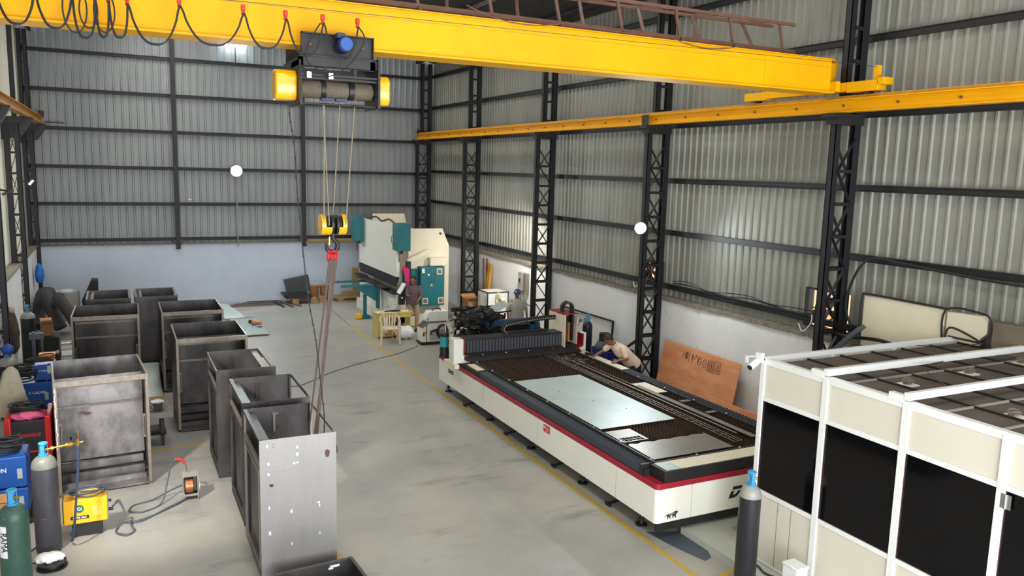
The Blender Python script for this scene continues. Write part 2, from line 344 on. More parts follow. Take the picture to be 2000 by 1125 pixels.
# ---------------------------------------------------------------- lattice columns (inner face at xi, outer at xo)
def column(label, y, side, x_in, x_out, ztop=8.9, variant=0, corner=False):
    """side +1: the right wall, x_out > x_in"""
    t = thing('lattice_column', label, 'column', ((x_in+x_out)/2, y+.06, 0), 0, 'lattice columns')
    s = 1 if x_out > x_in else -1; w = .12
    def chord(xa, xb, z0, z1):
        b = MB(); lo, hi = min(xa, xb), max(xa, xb)
        b.box(lo, hi, y, y+.012, z0, z1).box(lo, hi, y+w-.012, y+w, z0, z1)
        web = (xa if abs(xa-x_in) < .2 else xb); b.box(min(web, web+.012*s), max(web, web+.012*s), y, y+w, z0, z1); return b
    part('chord', chord(x_in, x_in+.12*s, 0.0, 5.86), M_navy, t); part('chord', chord(x_out-.12*s, x_out, 0.0, ztop if s > 0 or corner else 5.86), M_navy, t)
    xu = x_out-(.42 if s > 0 else .28)*s
    if s > 0 or corner: part('chord', chord(xu, xu+.12*s, 6.0, ztop), M_navy, t)
    else: part('chord', bx(-2.32, -2.21, y, y+.12, 6.0, ztop), M_navy, t)
    a, c = x_in+.10*s, x_out-.10*s; step = .54; n = 10; zz = .25
    for i in range(n):
        za, zb = zz+i*step, zz+(i+1)*step
        for yy, fl in ((y-.006, i % 2), (y+w+.006, (i+1) % 2)):
            p, q = ((a, yy, za), (c, yy, zb)) if fl else ((c, yy, za), (a, yy, zb))
            if variant or i % 2 or yy < y+.1: part('brace', MB().bar(p, q, .012, .06, up=(0, 1, 0)).xf(Matrix.Identity(4)), M_navy, t)
        part('batten', MB().bar((a, y-.012, za), (c, y-.012, za), .02, .055), M_navy, t)
        part('batten', MB().bar((a, y+w+.012, za), (c, y+w+.012, za), .02, .055), M_navy, t)
    for i in range(5 if s > 0 or corner else 0):
        z = 6.35+i*.52; part('batten', MB().bar((xu+.1*s, y-.01, z), (c, y-.01, z), .02, .06), M_navy, t)
    part('cap_plate', MB().box(min(x_in-.04*s, x_out), max(x_in-.04*s, x_out), y-.06, y+w+.06, 5.86, 6.0).box(min(x_in-.12*s, x_in+.5*s), max(x_in-.12*s, x_in+.5*s), y-.09, y+w+.09, 5.97, 6.03), M_dk, t)
    part('base_plate', MB().box(min(x_in, x_out)-.06, max(x_in, x_out)+.0, y-.06, y+w+.06, 0, .025), M_dk, t)
    return t
column('dark lattice column nearest the camera, half behind the white cabin roof', 9.50, 1, 10.52, 11.08, variant=1)
column('dark lattice column beside the bending man, carrying the lit floodlight', 14.6, 1, 10.50, 11.08, variant=1)
column('dark lattice column just right of the man in the blue cap', 19.75, 1, 10.48, 11.08)
column('dark lattice column behind the open cardboard box', 24.9, 1, 10.48, 11.08, variant=1)
column('dark lattice column in the far right corner behind the press brake', 29.6, 1, 10.48, 11.08, variant=1)
column('dark lattice column on the left wall nearest the camera', 19.45, -1, -2.12, -2.52)
column('dark lattice column on the left wall holding the small lit lamp', 24.65, -1, -2.17, -2.52)
column('dark lattice column in the far left corner', 29.55, -1, -2.22, -2.54, corner=True)
# ---------------------------------------------------------------- crane runway beams
def ibeam(name, x, label, y0=-3.5, y1=29.75, m=None):
    t = thing(name, label, 'crane rail beam', (x, 13, 6.04), 0, 'crane runway beams'); m = m or M_yel
    b = MB().box(x-.1, x+.1, y0, y1, 6.04, 6.055).box(x-.1, x+.1, y0, y1, 6.235, 6.25).box(x-.005, x+.005, y0, y1, 6.04, 6.25)
    part('beam', b, m, t)
    part('rail', bx(x-.025, x+.025, y0, y1, 6.25, 6.30), M_rustyel, t, label='rusty square rail')
    for y in range(0, 30, 1):
        if 6 < y < 29: part('bolt', MB().cyl((x-.03, y+.4, 6.15), (x-.004, y+.4, 6.15), .02, 8), M_rust, t)
    return t
rb = ibeam('runway_beam', 10.55, 'yellow crane runway beam along the right wall')
part('splice_plate', bx(10.435, 10.45, 14.55, 14.78, 6.03, 6.25), M_dk, rb)
part('end_stop', MB().box(10.47, 10.63, 29.5, 29.56, 6.25, 6.42), M_dk, rb)
lb = ibeam('runway_beam', -2.0, 'yellow crane runway beam along the left wall', m=M_rustyel)
part('end_stop', MB().box(-2.06, -1.9, 29.5, 29.56, 6.25, 6.45), M_dk, lb)
for y in (19.45, 24.65, 29.55):
    part('bracket', MB().prism([(-2.7, 5.4), (-2.12, 5.55), (-1.85, 5.98), (-1.85, 6.04), (-2.7, 6.04)], 'y', y+.02, y+.24), M_dk, lb)
part('cable_arm', MB().box(-1.9, -1.35, 29.5, 29.54, 6.08, 6.12).box(-1.9, -1.35, 29.6, 29.64, 6.08, 6.12), M_dk, lb)
# ================================================================ BRIDGE CRANE
cr_ = thing('bridge_crane', 'yellow box girder overhead crane spanning the hall', 'crane', (4.3, 9.9, 6.3))
gx0, gx1 = -1.95, 10.36
g = MB().box(gx0, gx1, 9.55, 9.575, 6.36, 6.86).box(gx0, gx1, 9.80, 9.825, 6.36, 6.86)
part('girder_web', g, M_yel, cr_)
part('girder_web', MB().prism([(gx1, 9.55), (10.62, 9.68), (10.62, 9.74), (gx1, 9.825), (gx1, 9.80), (10.59, 9.73), (10.59, 9.69), (gx1, 9.58)], 'z', 6.36, 6.82), M_yel, cr_, label='chamfered yellow girder end')
part('top_flange', MB().box(gx0, gx1, 9.50, 9.875, 6.86, 6.872).add([(gx1, 9.5, 6.86), (gx1, 9.87, 6.86), (10.65, 9.78, 6.80), (10.65, 9.66, 6.80), (gx1, 9.5, 6.872), (gx1, 9.87, 6.872), (10.65, 9.78, 6.812), (10.65, 9.66, 6.812)], [(0,1,2,3),(7,6,5,4),(0,4,5,1),(1,5,6,2),(2,6,7,3),(3,7,4,0)]), M_yel, cr_)
part('bottom_flange', MB().box(gx0, gx1+.02, 9.47, 9.90, 6.335, 6.36), M_yel, cr_)
part('weld_seam', MB().box(gx0, 10.3, 9.545, 9.551, 6.742, 6.748), M_rustyel, cr_)
part('stiffener', bx(8.95, 8.962, 9.54, 9.556, 6.36, 6.86), M_yel, cr_)
for s_, xx in (('right', 10.55), ('left', -2.0)):
    e = part('end_truck', MB().box(xx-.09, xx+.09, 9.25, 11.1, 6.36, 6.50).box(xx-.10, xx+.10, 8.72, 9.3, 6.34, 6.50).box(xx-.10, xx+.12, 8.62, 8.74, 6.42, 6.53).box(xx-.11, xx+.10, 11.1, 11.6, 6.34, 6.48), M_yel, cr_, bevel=.006)
    for yy in (8.95, 11.35): part('wheel', MB().cyl((xx-.05, yy, 6.38), (xx+.05, yy, 6.38), .08, 18), M_dk, e)
    if s_ == 'right':
        part('buffer_post', MB().box(xx-.04, xx+.04, 8.78, 8.86, 6.5, 6.72), M_yel, e)
        part('gusset', MB().box(xx-.2, xx-.11, 9.42, 9.62, 6.36, 6.52), M_yel, e)
# walkway truss behind the girder top
tr = part('walkway_truss', MB().bar((gx0, 9.92, 7.01), (9.88, 9.90, 6.98), .06, .06), M_rust, cr_, label='brown angle-iron lattice truss on top of the girder')
part('top_chord', MB().bar((gx0, 9.92, 7.42), (9.86, 9.90, 7.40), .045, .045), M_rust, tr)
part('top_chord', MB().bar((gx0, 10.42, 7.47), (9.86, 10.40, 7.45), .045, .045), M_rust, tr)
x = -1.6
while x < 9.8:
    part('brace', MB().bar((x+.02, 9.91, 7.0), (x-.08, 9.91, 7.40), .035, .035), M_rust, tr)
    part('brace', MB().bar((x-.62, 9.91, 7.0), (x-.42, 10.40, 7.45), .04, .04), M_rust, tr)
    part('brace', MB().bar((x-.08, 9.91, 7.41), (x-.42, 10.40, 7.46), .03, .03), M_rust, tr); part('prop', MB().box(x, x+.04, 9.83, 9.93, 6.872, 6.99), M_rust, tr)
    x += 1.02
part('power_cable', MB().tube(sag((4.0, 9.5, 7.0), (5.45, 9.5, 6.94), .12), .007, 6).tube(sag((7.1, 9.5, 6.92), (8.4, 9.5, 6.9), .10), .007, 6).tube(sag((5.45, 9.52, 6.94), (7.1, 9.52, 6.92), .03), .006, 6), M_rust, cr_)
part('guide_wire', MB().cyl((-1.9, 9.40, 6.70), (10.58, 8.82, 6.70), .0035, 6), M_dk, cr_)
# ---------------------------------------------------------------- festoon cable on the guide wire
fc = thing('festoon_cable', 'looped black festoon cable with red carriers under the yellow girder', 'cable', (.6, 9.42, 6.1))
clips = [(-1.75, 6.63), (-.95, 6.63), (-.62, 6.63), (-.30, 6.63), (-.1, 6.63), (.02, 6.63), (.19, 6.62), (.68, 6.65), (1.31, 6.635), (1.75, 6.62), (2.15, 6.615), (2.54, 6.61)]
lows = [6.2, 6.26, 6.25, 6.18, 6.2, 6.21, 6.17, 6.21, 6.22, 6.18, 6.17, 6.16]
wire = lambda x: 9.40-(x+1.9)/12.48*.58
for i, (x, z) in enumerate(clips):
    y = wire(x)
    if i > 2:
        part('carrier', MB().box(x-.022, x+.022, y-.02, y+.02, z-.03, z+.035).box(x-.018, x+.018, y-.015, y+.015, z-.075, z-.035), M_red, fc, bevel=.006, label='red cable carrier')
b = MB()
for i in range(len(clips)-1):
    (xa, za), (xb, zb) = clips[i], clips[i+1]; lo = lows[i]; ya, yb = wire(xa)-.03, wire(xb)-.03
    for d in (0, .014):
        pts = []
        for k in range(25):
            t_ = k/12-1; zt = (za if t_ < 0 else zb)-.06; s_ = abs(t_)
            h_ = s_**2.6 if s_ < .86 else .676+(1-((1-s_)/.14)**1.6)*.324
            sw = (xb-xa)*.5*(t_ if xb-xa > .3 else math.sin(t_*1.3)*1.04)
            pts.append(((xa+xb)/2+sw+d*.6, ya+(yb-ya)*k/24-.02-.02*(1-s_)+d, lo+(zt-lo)*h_+d*(1-s_)))
        b.tube(pts, .0072, 6)
b2 = MB()
for cx, rr in ((-.28, .17), (-.16, .13), (-.02, .15)):
    b2.tube([(cx+math.cos(a)*rr*.62, 9.27, 6.46+math.sin(a)*rr*1.35) for a in [2*PI*k/28 for k in range(28)]], .008, 6, closed=True)
part('cable', b, M_rub, fc); part('cable_coil', b2, M_rub, fc)
part('cable', MB().tube(catmull([(2.54, 9.16, 6.55), (2.6, 9.12, 6.4), (2.45, 9.1, 6.15), (2.3, 9.15, 6.02), (2.2, 9.2, 5.98)], 6), .008, 6).tube(catmull([(2.12, 9.2, 6.55), (1.97, 9.16, 6.3), (1.95, 9.1, 6.12), (2.1, 9.1, 6.02), (2.2, 9.2, 5.97)], 6), .008, 6), M_rub, fc)
# ---------------------------------------------------------------- hoist
hs = thing('rope_hoist', 'black electric rope hoist with yellow end covers hanging on the girder', 'hoist', (2.35, 9.6, 5.7))
part('trolley_plate', MB().box(1.93, 2.76, 9.33, 9.345, 6.20, 6.46).box(1.93, 2.76, 9.28, 9.33, 6.445, 6.46).box(1.93, 2.76, 9.28, 9.33, 6.20, 6.215).box(2.745, 2.76, 9.28, 9.33, 6.2, 6.46).box(1.93, 1.945, 9.28, 9.33, 6.2, 6.46), M_dk, hs)
for x in (2.03, 2.63): part('wheel_axle', MB().cyl((x, 9.30, 6.33), (x, 9.33, 6.33), .017, 12), M_rust, hs)
for x in (2.03, 2.63): part('wheel', MB().cyl((x, 9.35, 6.39), (x, 9.43, 6.39), .06, 18), M_dk, hs)
part('trolley_plate', bx(1.93, 2.76, 10.2, 10.215, 6.20, 6.46), M_dk, hs)
part('cross_beam', MB().box(1.90, 2.80, 9.30, 9.36, 6.10, 6.20).box(1.90, 1.95, 9.3, 10.2, 6.1, 6.19).box(2.72, 2.78, 9.3, 10.2, 6.1, 6.19), M_blk, hs)
mo = part('trolley_motor', MB().cyl((2.37, 9.05, 6.33), (2.37, 9.33, 6.33), .078, 24), M_blue, hs, label='round blue finned travel motor')
part('fan_cover', MB().cyl((2.37, 9.02, 6.33), (2.37, 9.05, 6.33), .068, 24), M_wblue, mo)
b = MB()
for k in range(20):
    a = 2*PI*k/20; b.bar((2.37+.078*math.cos(a), 9.08, 6.33+.078*math.sin(a)), (2.37+.078*math.cos(a), 9.26, 6.33+.078*math.sin(a)), .006, .02, up=(math.cos(a), 0, math.sin(a)))
part('cooling_fins', b, M_blue, mo); part('terminal_box', bx(2.29, 2.38, 9.12, 9.26, 6.40, 6.46), M_blue, mo, bevel=.005)
part('side_plate', MB().prism([(9.25, 5.66), (9.83, 5.66), (9.83, 6.0), (9.7, 6.16), (9.3, 6.16), (9.25, 6.05)], 'x', 1.90, 1.925), M_blk, hs)
part('side_plate', MB().prism([(9.25, 5.66), (9.83, 5.66), (9.83, 6.0), (9.7, 6.22), (9.25, 6.22)], 'x', 2.80, 2.825), M_blk, hs)
part('drum_cover', MB().box(1.93, 2.80, 9.62, 9.80, 5.78, 6.06), M_blk, hs)
dr = part('rope_drum', MB().cyl((1.93, 9.50, 5.86), (2.80, 9.50, 5.86), .085, 28), M_dk, hs)
b = MB()
for k in range(64):
    x = 1.95+k*.0131
    if 2.175 < x < 2.22 or 2.50 < x < 2.56: continue
    b.tube([(x+.006*i/18, 9.50+.09*math.cos(2*PI*i/18), 5.86+.09*math.sin(2*PI*i/18)) for i in range(18)], .0055, 5, closed=True)
part('wound_rope', b, M_rope, dr, label='wire rope wound on the drum')
part('rope_guide', MB().lathe([(.09, 2.175), (.108, 2.18), (.108, 2.235), (.09, 2.24)], (0, 9.5, 5.86), 24, 'x').lathe([(.09, 2.50), (.108, 2.505), (.108, 2.565), (.09, 2.57)], (0, 9.5, 5.86), 24, 'x'), M_blk, hs)
part('tie_rail', MB().bar((1.93, 9.30, 6.0), (2.80, 9.30, 6.0), .03, .022).bar((1.93, 9.32, 5.965), (2.80, 9.32, 5.965), .03, .022), M_dk, hs)
part('tie_rail', MB().cyl((1.93, 9.4, 6.10), (2.80, 9.4, 6.10), .012, 10), M_dk, hs)
part('tie_rail', MB().cyl((1.88, 9.35, 5.685), (2.82, 9.35, 5.685), .013, 10), M_dk, hs)
part('strap', MB().box(2.2, 2.225, 9.36, 9.375, 6.0, 6.12).box(2.54, 2.575, 9.36, 9.375, 5.98, 6.14), M_dk, hs)
part('blue_weight', MB().box(2.19, 2.33, 9.46, 9.54, 5.735, 5.765).box(2.36, 2.49, 9.46, 9.54, 5.735, 5.765), M_blue, hs)
def endcap(x0, x1, name):
    P = [(-.135, .02), (-.135, .11), (-.08, .17), (.08, .17), (.16, .1), (.16, -.1), (.06, -.165), (-.09, -.165), (-.135, -.10)]
    return part('end_cover', MB().prism([(9.52+u, 5.88+w) for u, w in P], 'x', x0, x1), M_yelb, hs, bevel=.02)
endcap(1.66, 1.90, 'l'); endcap(2.825, 2.99, 'r')
for x in (2.0, 2.245): 
    l_ = part('work_lamp', bx(x-.028, x+.028, 9.235, 9.265, 5.955, 6.025), M_blk, hs, label='small lit lamp'); part('bulb', bx(x-.022, x+.022, 9.228, 9.235, 5.96, 6.02), M_lamps, l_)
    part('bracket', MB().bar((x, 9.25, 6.02), (x-.01, 9.29, 6.06), .02, .012), M_chrome, l_)
# pendant control cable
pc = MB(); pts = [(1.80, 9.40, 5.71), (1.815, 9.4, 5.5), (1.86, 9.42, 5.2), (1.90, 9.45, 4.6), (1.96, 9.5, 4.0), (2.02, 9.5, 3.4), (2.10, 9.5, 2.9), (2.16, 9.5, 2.3), (2.20, 9.52, 1.9), (2.20, 9.6, 1.5)]
pc.tube(catmull(pts, 8), .0065, 6)
for k in range(22):
    p = catmull(pts, 8)[3+k*3]; pc.tube([p+Vector((0, 0, .012)), p-Vector((0, 0, .012))], .0105, 6)
tag(pc.build('pendant_cable', M_rub), 'thin taped pendant cable dangling left of the crane hook', 'cable')
# hook block hanging on four falls of rope
hk = thing('hook_block', 'black crane hook on twin yellow sheave covers under the hoist', 'crane hook', (2.38, 9.72, 3.9))
hx, hy, hz = 2.38, 9.72, 4.28
for s_ in (-1, 1):
    x0_, x1_ = (hx-.165, hx-.04) if s_ < 0 else (hx+.045, hx+.14)
    xi, xo = (x1_, x0_) if s_ < 0 else (x0_, x1_)
    b = MB().cyl((xo, hy, hz), (xo-.012*s_, hy, hz), .125, 32)
    n = 30
    for k in range(n):
        a0, a1 = 2*PI*k/n, 2*PI*(k+1)/n
        am = (a0+a1)/2; full = math.sin(am) < -.12
        xe = xi if full else xo-.05*s_
        p0 = (hy+.125*math.cos(a0), hz+.125*math.sin(a0)); p1 = (hy+.125*math.cos(a1), hz+.125*math.sin(a1))
        q0 = (hy+.115*math.cos(a0), hz+.115*math.sin(a0)); q1 = (hy+.115*math.cos(a1), hz+.115*math.sin(a1))
        b.add([(xo, *p0), (xo, *p1), (xe, *p1), (xe, *p0), (xo, *q0), (xo, *q1), (xe, *q1), (xe, *q0)], [(0,1,2,3),(7,6,5,4),(3,2,6,7),(0,3,7,4),(1,5,6,2)])
    part('sheave_cover', b, M_yelb, hk, label='yellow sheave cover')
    lo, hi = min(xi, xo), max(xi, xo)
    sp = MB()
    for q in (.3, .62): 
        xc = lo+(hi-lo)*q+.0; sp.lathe([(.02, xc-.02), (.11, xc-.018), (.088, xc-.006), (.088, xc+.006), (.11, xc+.018), (.02, xc+.02)], (0, hy, hz), 28, 'x')
    part('sheave', sp, M_dk, hk)
part('cheek_plate', MB().lathe([(.02, .0), (.118, .0), (.118, .03), (.05, .07), (.02, .07)], (hx-.045, hy, hz), 28, 'x').lathe([(.02, 0), (.118, 0), (.118, .03), (.02, .03)], (hx+.02, hy, hz), 28, 'x'), M_blk, hk)
part('crosshead', MB().box(hx-.05, hx+.04, hy-.05, hy+.05, hz-.02, hz+.05).cyl((hx-.01, hy, hz), (hx-.01, hy, hz-.15), .03, 16), M_blk, hk, bevel=.006)
hp = [(0, -.13), (.0, -.165), (.03, -.20), (.055, -.24), (.05, -.295), (.012, -.335), (-.03, -.335), (-.068, -.305), (-.08, -.265), (-.086, -.225)]
hr = [.024, .024, .024, .027, .031, .033, .030, .025, .018, .009]
P = catmull([(hx-.01+u, hy-.0, hz+w) for u, w in hp], 6); rad = []
for i in range(len(hr)-1): rad += [hr[i]+(hr[i+1]-hr[i])*j/6 for j in range(6)]
rad.append(hr[-1]); part('hook', MB().tube(P, rad, 14), M_blk, hk)
part('safety_latch', MB().bar((hx-.05, hy, hz-.15), (hx-.055, hy, hz-.25), .012, .006), M_brass, hk)
b = MB()
for (xa, za, xb, ya, zb) in ((2.235, 5.78, 2.24, 9.62, hz+.02), (2.215, 5.78, 2.30, 9.60, hz), (2.42, 5.78, 2.40, 9.82, hz+.08), (2.60, 5.78, 2.50, 9.60, hz)):
    b.cyl((xa, 9.52, za), (xb, ya, zb), .0075, 8)
part('hoisting_rope', b, M_rope, hk, label='four falls of wire rope')
# slings
sl = thing('lifting_sling', 'four-leg webbing sling on red shackles hanging from the crane hook', 'sling', (2.3, 9.7, 1.5))
for d in (-.03, .02, .05):
    part('shackle', MB().tube([(hx-.03+d+.03*math.cos(a)*.6, hy+.05*math.sin(a)*.6, hz-.385+.065*math.cos(a+PI/2)) for a in [2*PI*k/20 for k in range(20)]], .011, 8, closed=True), M_red, sl, label='red shackle ring')
ends = [(2.14, 10.2, 1.45), (2.19, 10.0, 1.4), (2.27, 10.25, 1.42), (2.28, 10.45, 1.4)]
for i, e in enumerate(ends):
    p0 = Vector((hx-.05+i*.03, hy-.01+.01*i, hz-.43)); e = Vector(e); kn = p0.lerp(e, .18)+Vector((0, 0, 0))
    part('sling_leg', MB().bar(p0, kn, .026, .018, up=(0, 1, .1)).bar(kn, e, .02, .010, up=(0, 1, .1)), M_sling, sl)
# ================================================================ SHEET STEEL CABINET SHELLS
def shell_open(label, x, y, w, d, rz=0, h=1.77, dark=True):
    """wide shell, open at the front and the top: frame, side sheets, back sheet with two rails, floor tray"""
    t = thing('steel_cabinet_shell', label, 'steel cabinet', (x, y, 0), rz, 'unpainted steel cabinet shells'); m = M_steeld if dark else M_steel
    e = .045; kw = dict(local=True)
    part('side_panel', MB().box(0, .004, e, d, .06, h-.005), m, t, **kw); part('side_panel', MB().box(w-.004, w, e, d, .06, h-.005), m, t, **kw)
    part('back_panel', MB().box(.004, w-.004, d-.006, d, .06, h).box(.03, w-.03, d-.02, d-.006, .06, h-.01), m, t, **kw)
    part('post', MB().box(0, e, 0, e, 0, h), M_edge, t, bevel=.003, **kw); part('post', MB().box(w-e, w, 0, e, 0, h), M_edge, t, bevel=.003, **kw)
    part('post', MB().box(.006, e, d-e, d-.007, 0, h), m, t, **kw); part('post', MB().box(w-e, w-.006, d-e, d-.007, 0, h), m, t, **kw)
    part('top_rail', MB().box(e, w-e, 0, .03, h-.085, h), M_edge, t, bevel=.003, **kw)
    for xx in (0, w-.028): part('top_rail', MB().box(xx, xx+.028, e, d, h-.006, h+.004), M_edge, t, **kw)
    part('top_rail', MB().box(0, w, d-.02, d, h, h+.005), m, t, **kw)
    yb = d*.45
    part('inner_panel', MB().box(.03, w-.03, yb, yb+.004, .34, h-.11), m, t, **kw)
    for z in (h-.24, h-.56): part('shelf_rail', MB().box(.03, w-.03, yb-.03, yb, z, z+.014).box(.03, w-.03, yb-.006, yb-.002, z-.03, z), M_edge, t, **kw)
    part('tray', MB().box(0, w, 0, d, .02, .05), m, t, **kw)
    for yy, z in ((.22, .10), (.40, .18), (.56, .3)): part('tray_rail', MB().box(.06, w-.06, yy, yy+.035, .05 if z < .2 else .2, z+.02), m, t, **kw)
    for xx in (.05, w-.085):
        b = MB().box(xx, xx+.03, .08, .084, .75, 1.12)
        part('slotted_strip', b, M_edge, t, **kw)
        part('slot', MB().box(xx+.008, xx+.022, .075, .081, .78, 1.09), M_dk, t, **kw)
    return t
def shell_door(label, x, y, w, d, rz=0, h=1.77, bar='left', m=None, marks=False):
    """narrow shell: solid front and back sheets, both sides framed for a door, open top"""
    t = thing('steel_cabinet_shell', label, 'steel cabinet', (x, y, 0), rz, 'unpainted steel cabinet shells'); m = m or M_steel; e = .04; kw = dict(local=True)
    part('front_panel', MB().box(0, w, 0, .004, .01, h).box(0, .012, .004, .03, .01, h).box(w-.012, w, .004, .03, .01, h), m, t, **kw)
    part('back_panel', MB().box(0, w, d-.004, d, .01, h).box(0, .012, d-.03, d-.004, .01, h), M_steeld, t, **kw)  # dark steel puts the shell's interior shade into the colour
    for yy in (.03, d-.03-e):
        for xx in (.002, w-e-.002): part('post', MB().box(xx, xx+e*.7, yy, yy+e, 0, h), m, t, **kw)
    wl_, wr_ = (.14, .035) if bar == 'left' else (.035, .14)
    part('top_rail', MB().box(0, wl_*.35, .004, d-.004, h-.035, h+.002).box(wl_*.35, wl_, .03, d-.03, h-.075, h-.055), M_edge if bar == 'right' else M_steeld, t, **kw)
    part('top_rail', MB().box(w-wr_*.5, w, .004, d-.004, h-.035, h+.002), M_edge if bar == 'right' else m, t, **kw)
    if bar == 'right': part('cross_bar', MB().box(w-.2, w-.1, .02, d-.02, h-.05, h-.03), M_edge, t, **kw)
    part('bottom_rail', MB().box(0, w, .004, d-.004, .0, .04), m, t, **kw)
    part('side_rail', MB().box(0, .03, .06, d-.06, h-.36, h-.30), M_edge, t, **kw)
    part('side_frame', MB().box(-.006, .022, .09, .12, .12, h-.40).box(-.006, .022, d-.12, d-.09, .12, h-.40).box(-.006, .022, .12, d-.12, .12, .15).box(-.006, .022, .12, d-.12, h-.43, h-.40), m, t, **kw)
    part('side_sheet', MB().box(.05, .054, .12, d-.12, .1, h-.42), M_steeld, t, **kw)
    part('cross_bar', MB().box(w-.05, w-.02, .05, d-.05, .85, .89), m, t, **kw)
    part('hinge_bracket', MB().box(.38, .41, d-.035, d-.005, h-.34, h-.1).box(.37, .45, d-.05, d-.005, h-.1, h-.085), m, t, **kw)
    for xx, zz in ((.16, h-.06), (.16, h-.10)): part('bolt_hole', MB().cyl((xx, -.001, zz), (xx, .002, zz), .006, 10), M_blk, t, **kw)
    return t
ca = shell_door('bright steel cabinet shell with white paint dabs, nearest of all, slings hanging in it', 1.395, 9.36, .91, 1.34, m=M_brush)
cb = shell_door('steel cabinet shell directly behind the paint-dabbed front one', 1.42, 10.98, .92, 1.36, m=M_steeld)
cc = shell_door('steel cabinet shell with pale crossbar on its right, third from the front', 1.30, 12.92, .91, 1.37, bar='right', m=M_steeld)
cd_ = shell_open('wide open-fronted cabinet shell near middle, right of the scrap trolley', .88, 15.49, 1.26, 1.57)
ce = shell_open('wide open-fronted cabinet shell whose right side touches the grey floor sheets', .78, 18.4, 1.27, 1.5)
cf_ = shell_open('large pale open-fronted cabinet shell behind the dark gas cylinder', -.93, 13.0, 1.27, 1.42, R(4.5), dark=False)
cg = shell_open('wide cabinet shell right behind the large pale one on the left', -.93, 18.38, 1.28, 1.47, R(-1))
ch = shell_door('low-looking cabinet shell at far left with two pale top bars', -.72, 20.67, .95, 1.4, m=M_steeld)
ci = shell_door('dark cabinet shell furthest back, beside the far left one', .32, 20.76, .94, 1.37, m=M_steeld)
for t_, x_ in ((ch, .95), (ci, .94)):
    part('pale_bar', MB().box(0, .05, 0, 1.36, 1.772, 1.778), M_edge, t_, local=True); part('pale_bar', MB().box(.10, .16, .03, 1.33, 1.74, 1.746), M_edge, t_, local=True); part('pale_bar', MB().box(x_-.05, x_, 0, 1.36, 1.772, 1.778), M_edge, t_, local=True)
# marks on the nearest shell
def poly_patch(pts, y): 
    return MB().prism(pts, 'y', y-.0012, y)
marks = [(.09, 1.69, .012, .05), (.44, 1.64, .018, .035), (.44, 1.55, .016, .04), (.10, 1.47, .014, .04), (.40, 1.44, .014, .03), (.44, 1.445, .016, .02), (.10, 1.34, .012, .04), (.10, .92, .01, .045), (.36, .84, .012, .05), (.69, .90, .016, .035), (.70, .86, .006, .05), (.10, .60, .014, .06), (.36, .42, .006, .04), (.70, .5, .004, .04)]
for (mx_, mz_, a_, b_) in marks:
    n = 9; ph = random.random()*6
    pts = [(1.395+mx_+a_*math.cos(2*PI*k/n)*(.7+.6*random.random()), mz_+b_*.5*math.sin(2*PI*k/n)*(.7+.6*random.random())) for k in range(n)]
    part('paint_dab', poly_patch(pts, 9.3595), M_mark, ca, label='white paint dab')
for (xa, za, xb, zb) in ((.26, .98, .8, 1.06), (.14, .88, .9, .92), (.30, .66, .58, .65), (.1, .74, .7, .78), (.44, 1.24, .74, 1.27), (.1, 1.36, .6, 1.38), (.62, .72, .73, .73)):
    P = [(1.395+xa+(xb-xa)*i/6, 9.3592, za+(zb-za)*i/6+.012*math.sin(i*1.7+xa*9)) for i in range(7)]
    part('scratch', MB().tube(P, .0018, 4), M_cylsh, ca)
M_rdab = mat('red_oxide_stain', (92, 58, 56), .7, c2=(76, 56, 56), scale=30)
part('stain', poly_patch([(1.395+.80+.03*math.cos(a)*(1+.12*math.sin(3*a)), 1.51+.055*math.sin(a)*(1+.1*math.cos(2*a))) for a in [2*PI*k/16 for k in range(16)]], 9.3594), M_rdab, ca, label='dark red stain')
part('stain', poly_patch([(1.395+.13+.03*math.cos(a), 1.2+.025*math.sin(a)) for a in [PI/4+PI/2*k for k in range(4)]], 9.3594), M_dk, ca)
part('clamp', MB().tube(catmull([(2.30, 9.5, 1.56), (2.34, 9.5, 1.54), (2.35, 9.5, 1.47), (2.32, 9.5, 1.42)], 5), .006, 6), M_dk, ca)
# chalky weld spatter down the post of the large pale shell
b = MB()
for k in range(26):
    z = .75+k*.036; x_ = .012+.012*random.random(); b.bar((x_, -.001, z), (x_+random.uniform(-.012, .016), -.001, z+.03), .007+.008*random.random(), .002, up=(0, 1, 0))
part('paint_smear', b, M_mark, cf_, local=True, label='white smears')
part('stain', MB().prism([(.42+.08*math.cos(2*PI*k/12)*(1+.4*math.sin(2.2*k)), 1.08+.03*math.sin(2*PI*k/12)-.25*.08*math.cos(2*PI*k/12)) for k in range(12)], 'y', 1.42*.45-.003, 1.42*.45-.001), M_rdab, cf_, local=True)
# low steel tray lying in front of the nearest shell
t = thing('steel_tray', 'low dark steel tray at the foot of the nearest cabinet shell', 'steel tray', (2.0, 8.9, 0), R(4))
part('wall_sheet', MB().box(-.5, .44, .16, .165, 0, .24).box(-.5, .44, -.5, -.495, 0, .24).box(.435, .44, -.5, .16, 0, .24), M_steeld, t, local=True)
part('flange', MB().box(-.5, .44, .13, .17, .24, .245).box(.40, .44, -.5, .13, .24, .245), M_steeld, t, local=True)
part('bottom', MB().box(-.5, .44, -.5, .16, 0, .005), M_steeld, t, local=True)
part('paint_dab', MB().box(.16, .28, .158, .16, .16, .19).box(.14, .2, .158, .16, .14, .165), M_mark, t, local=True)
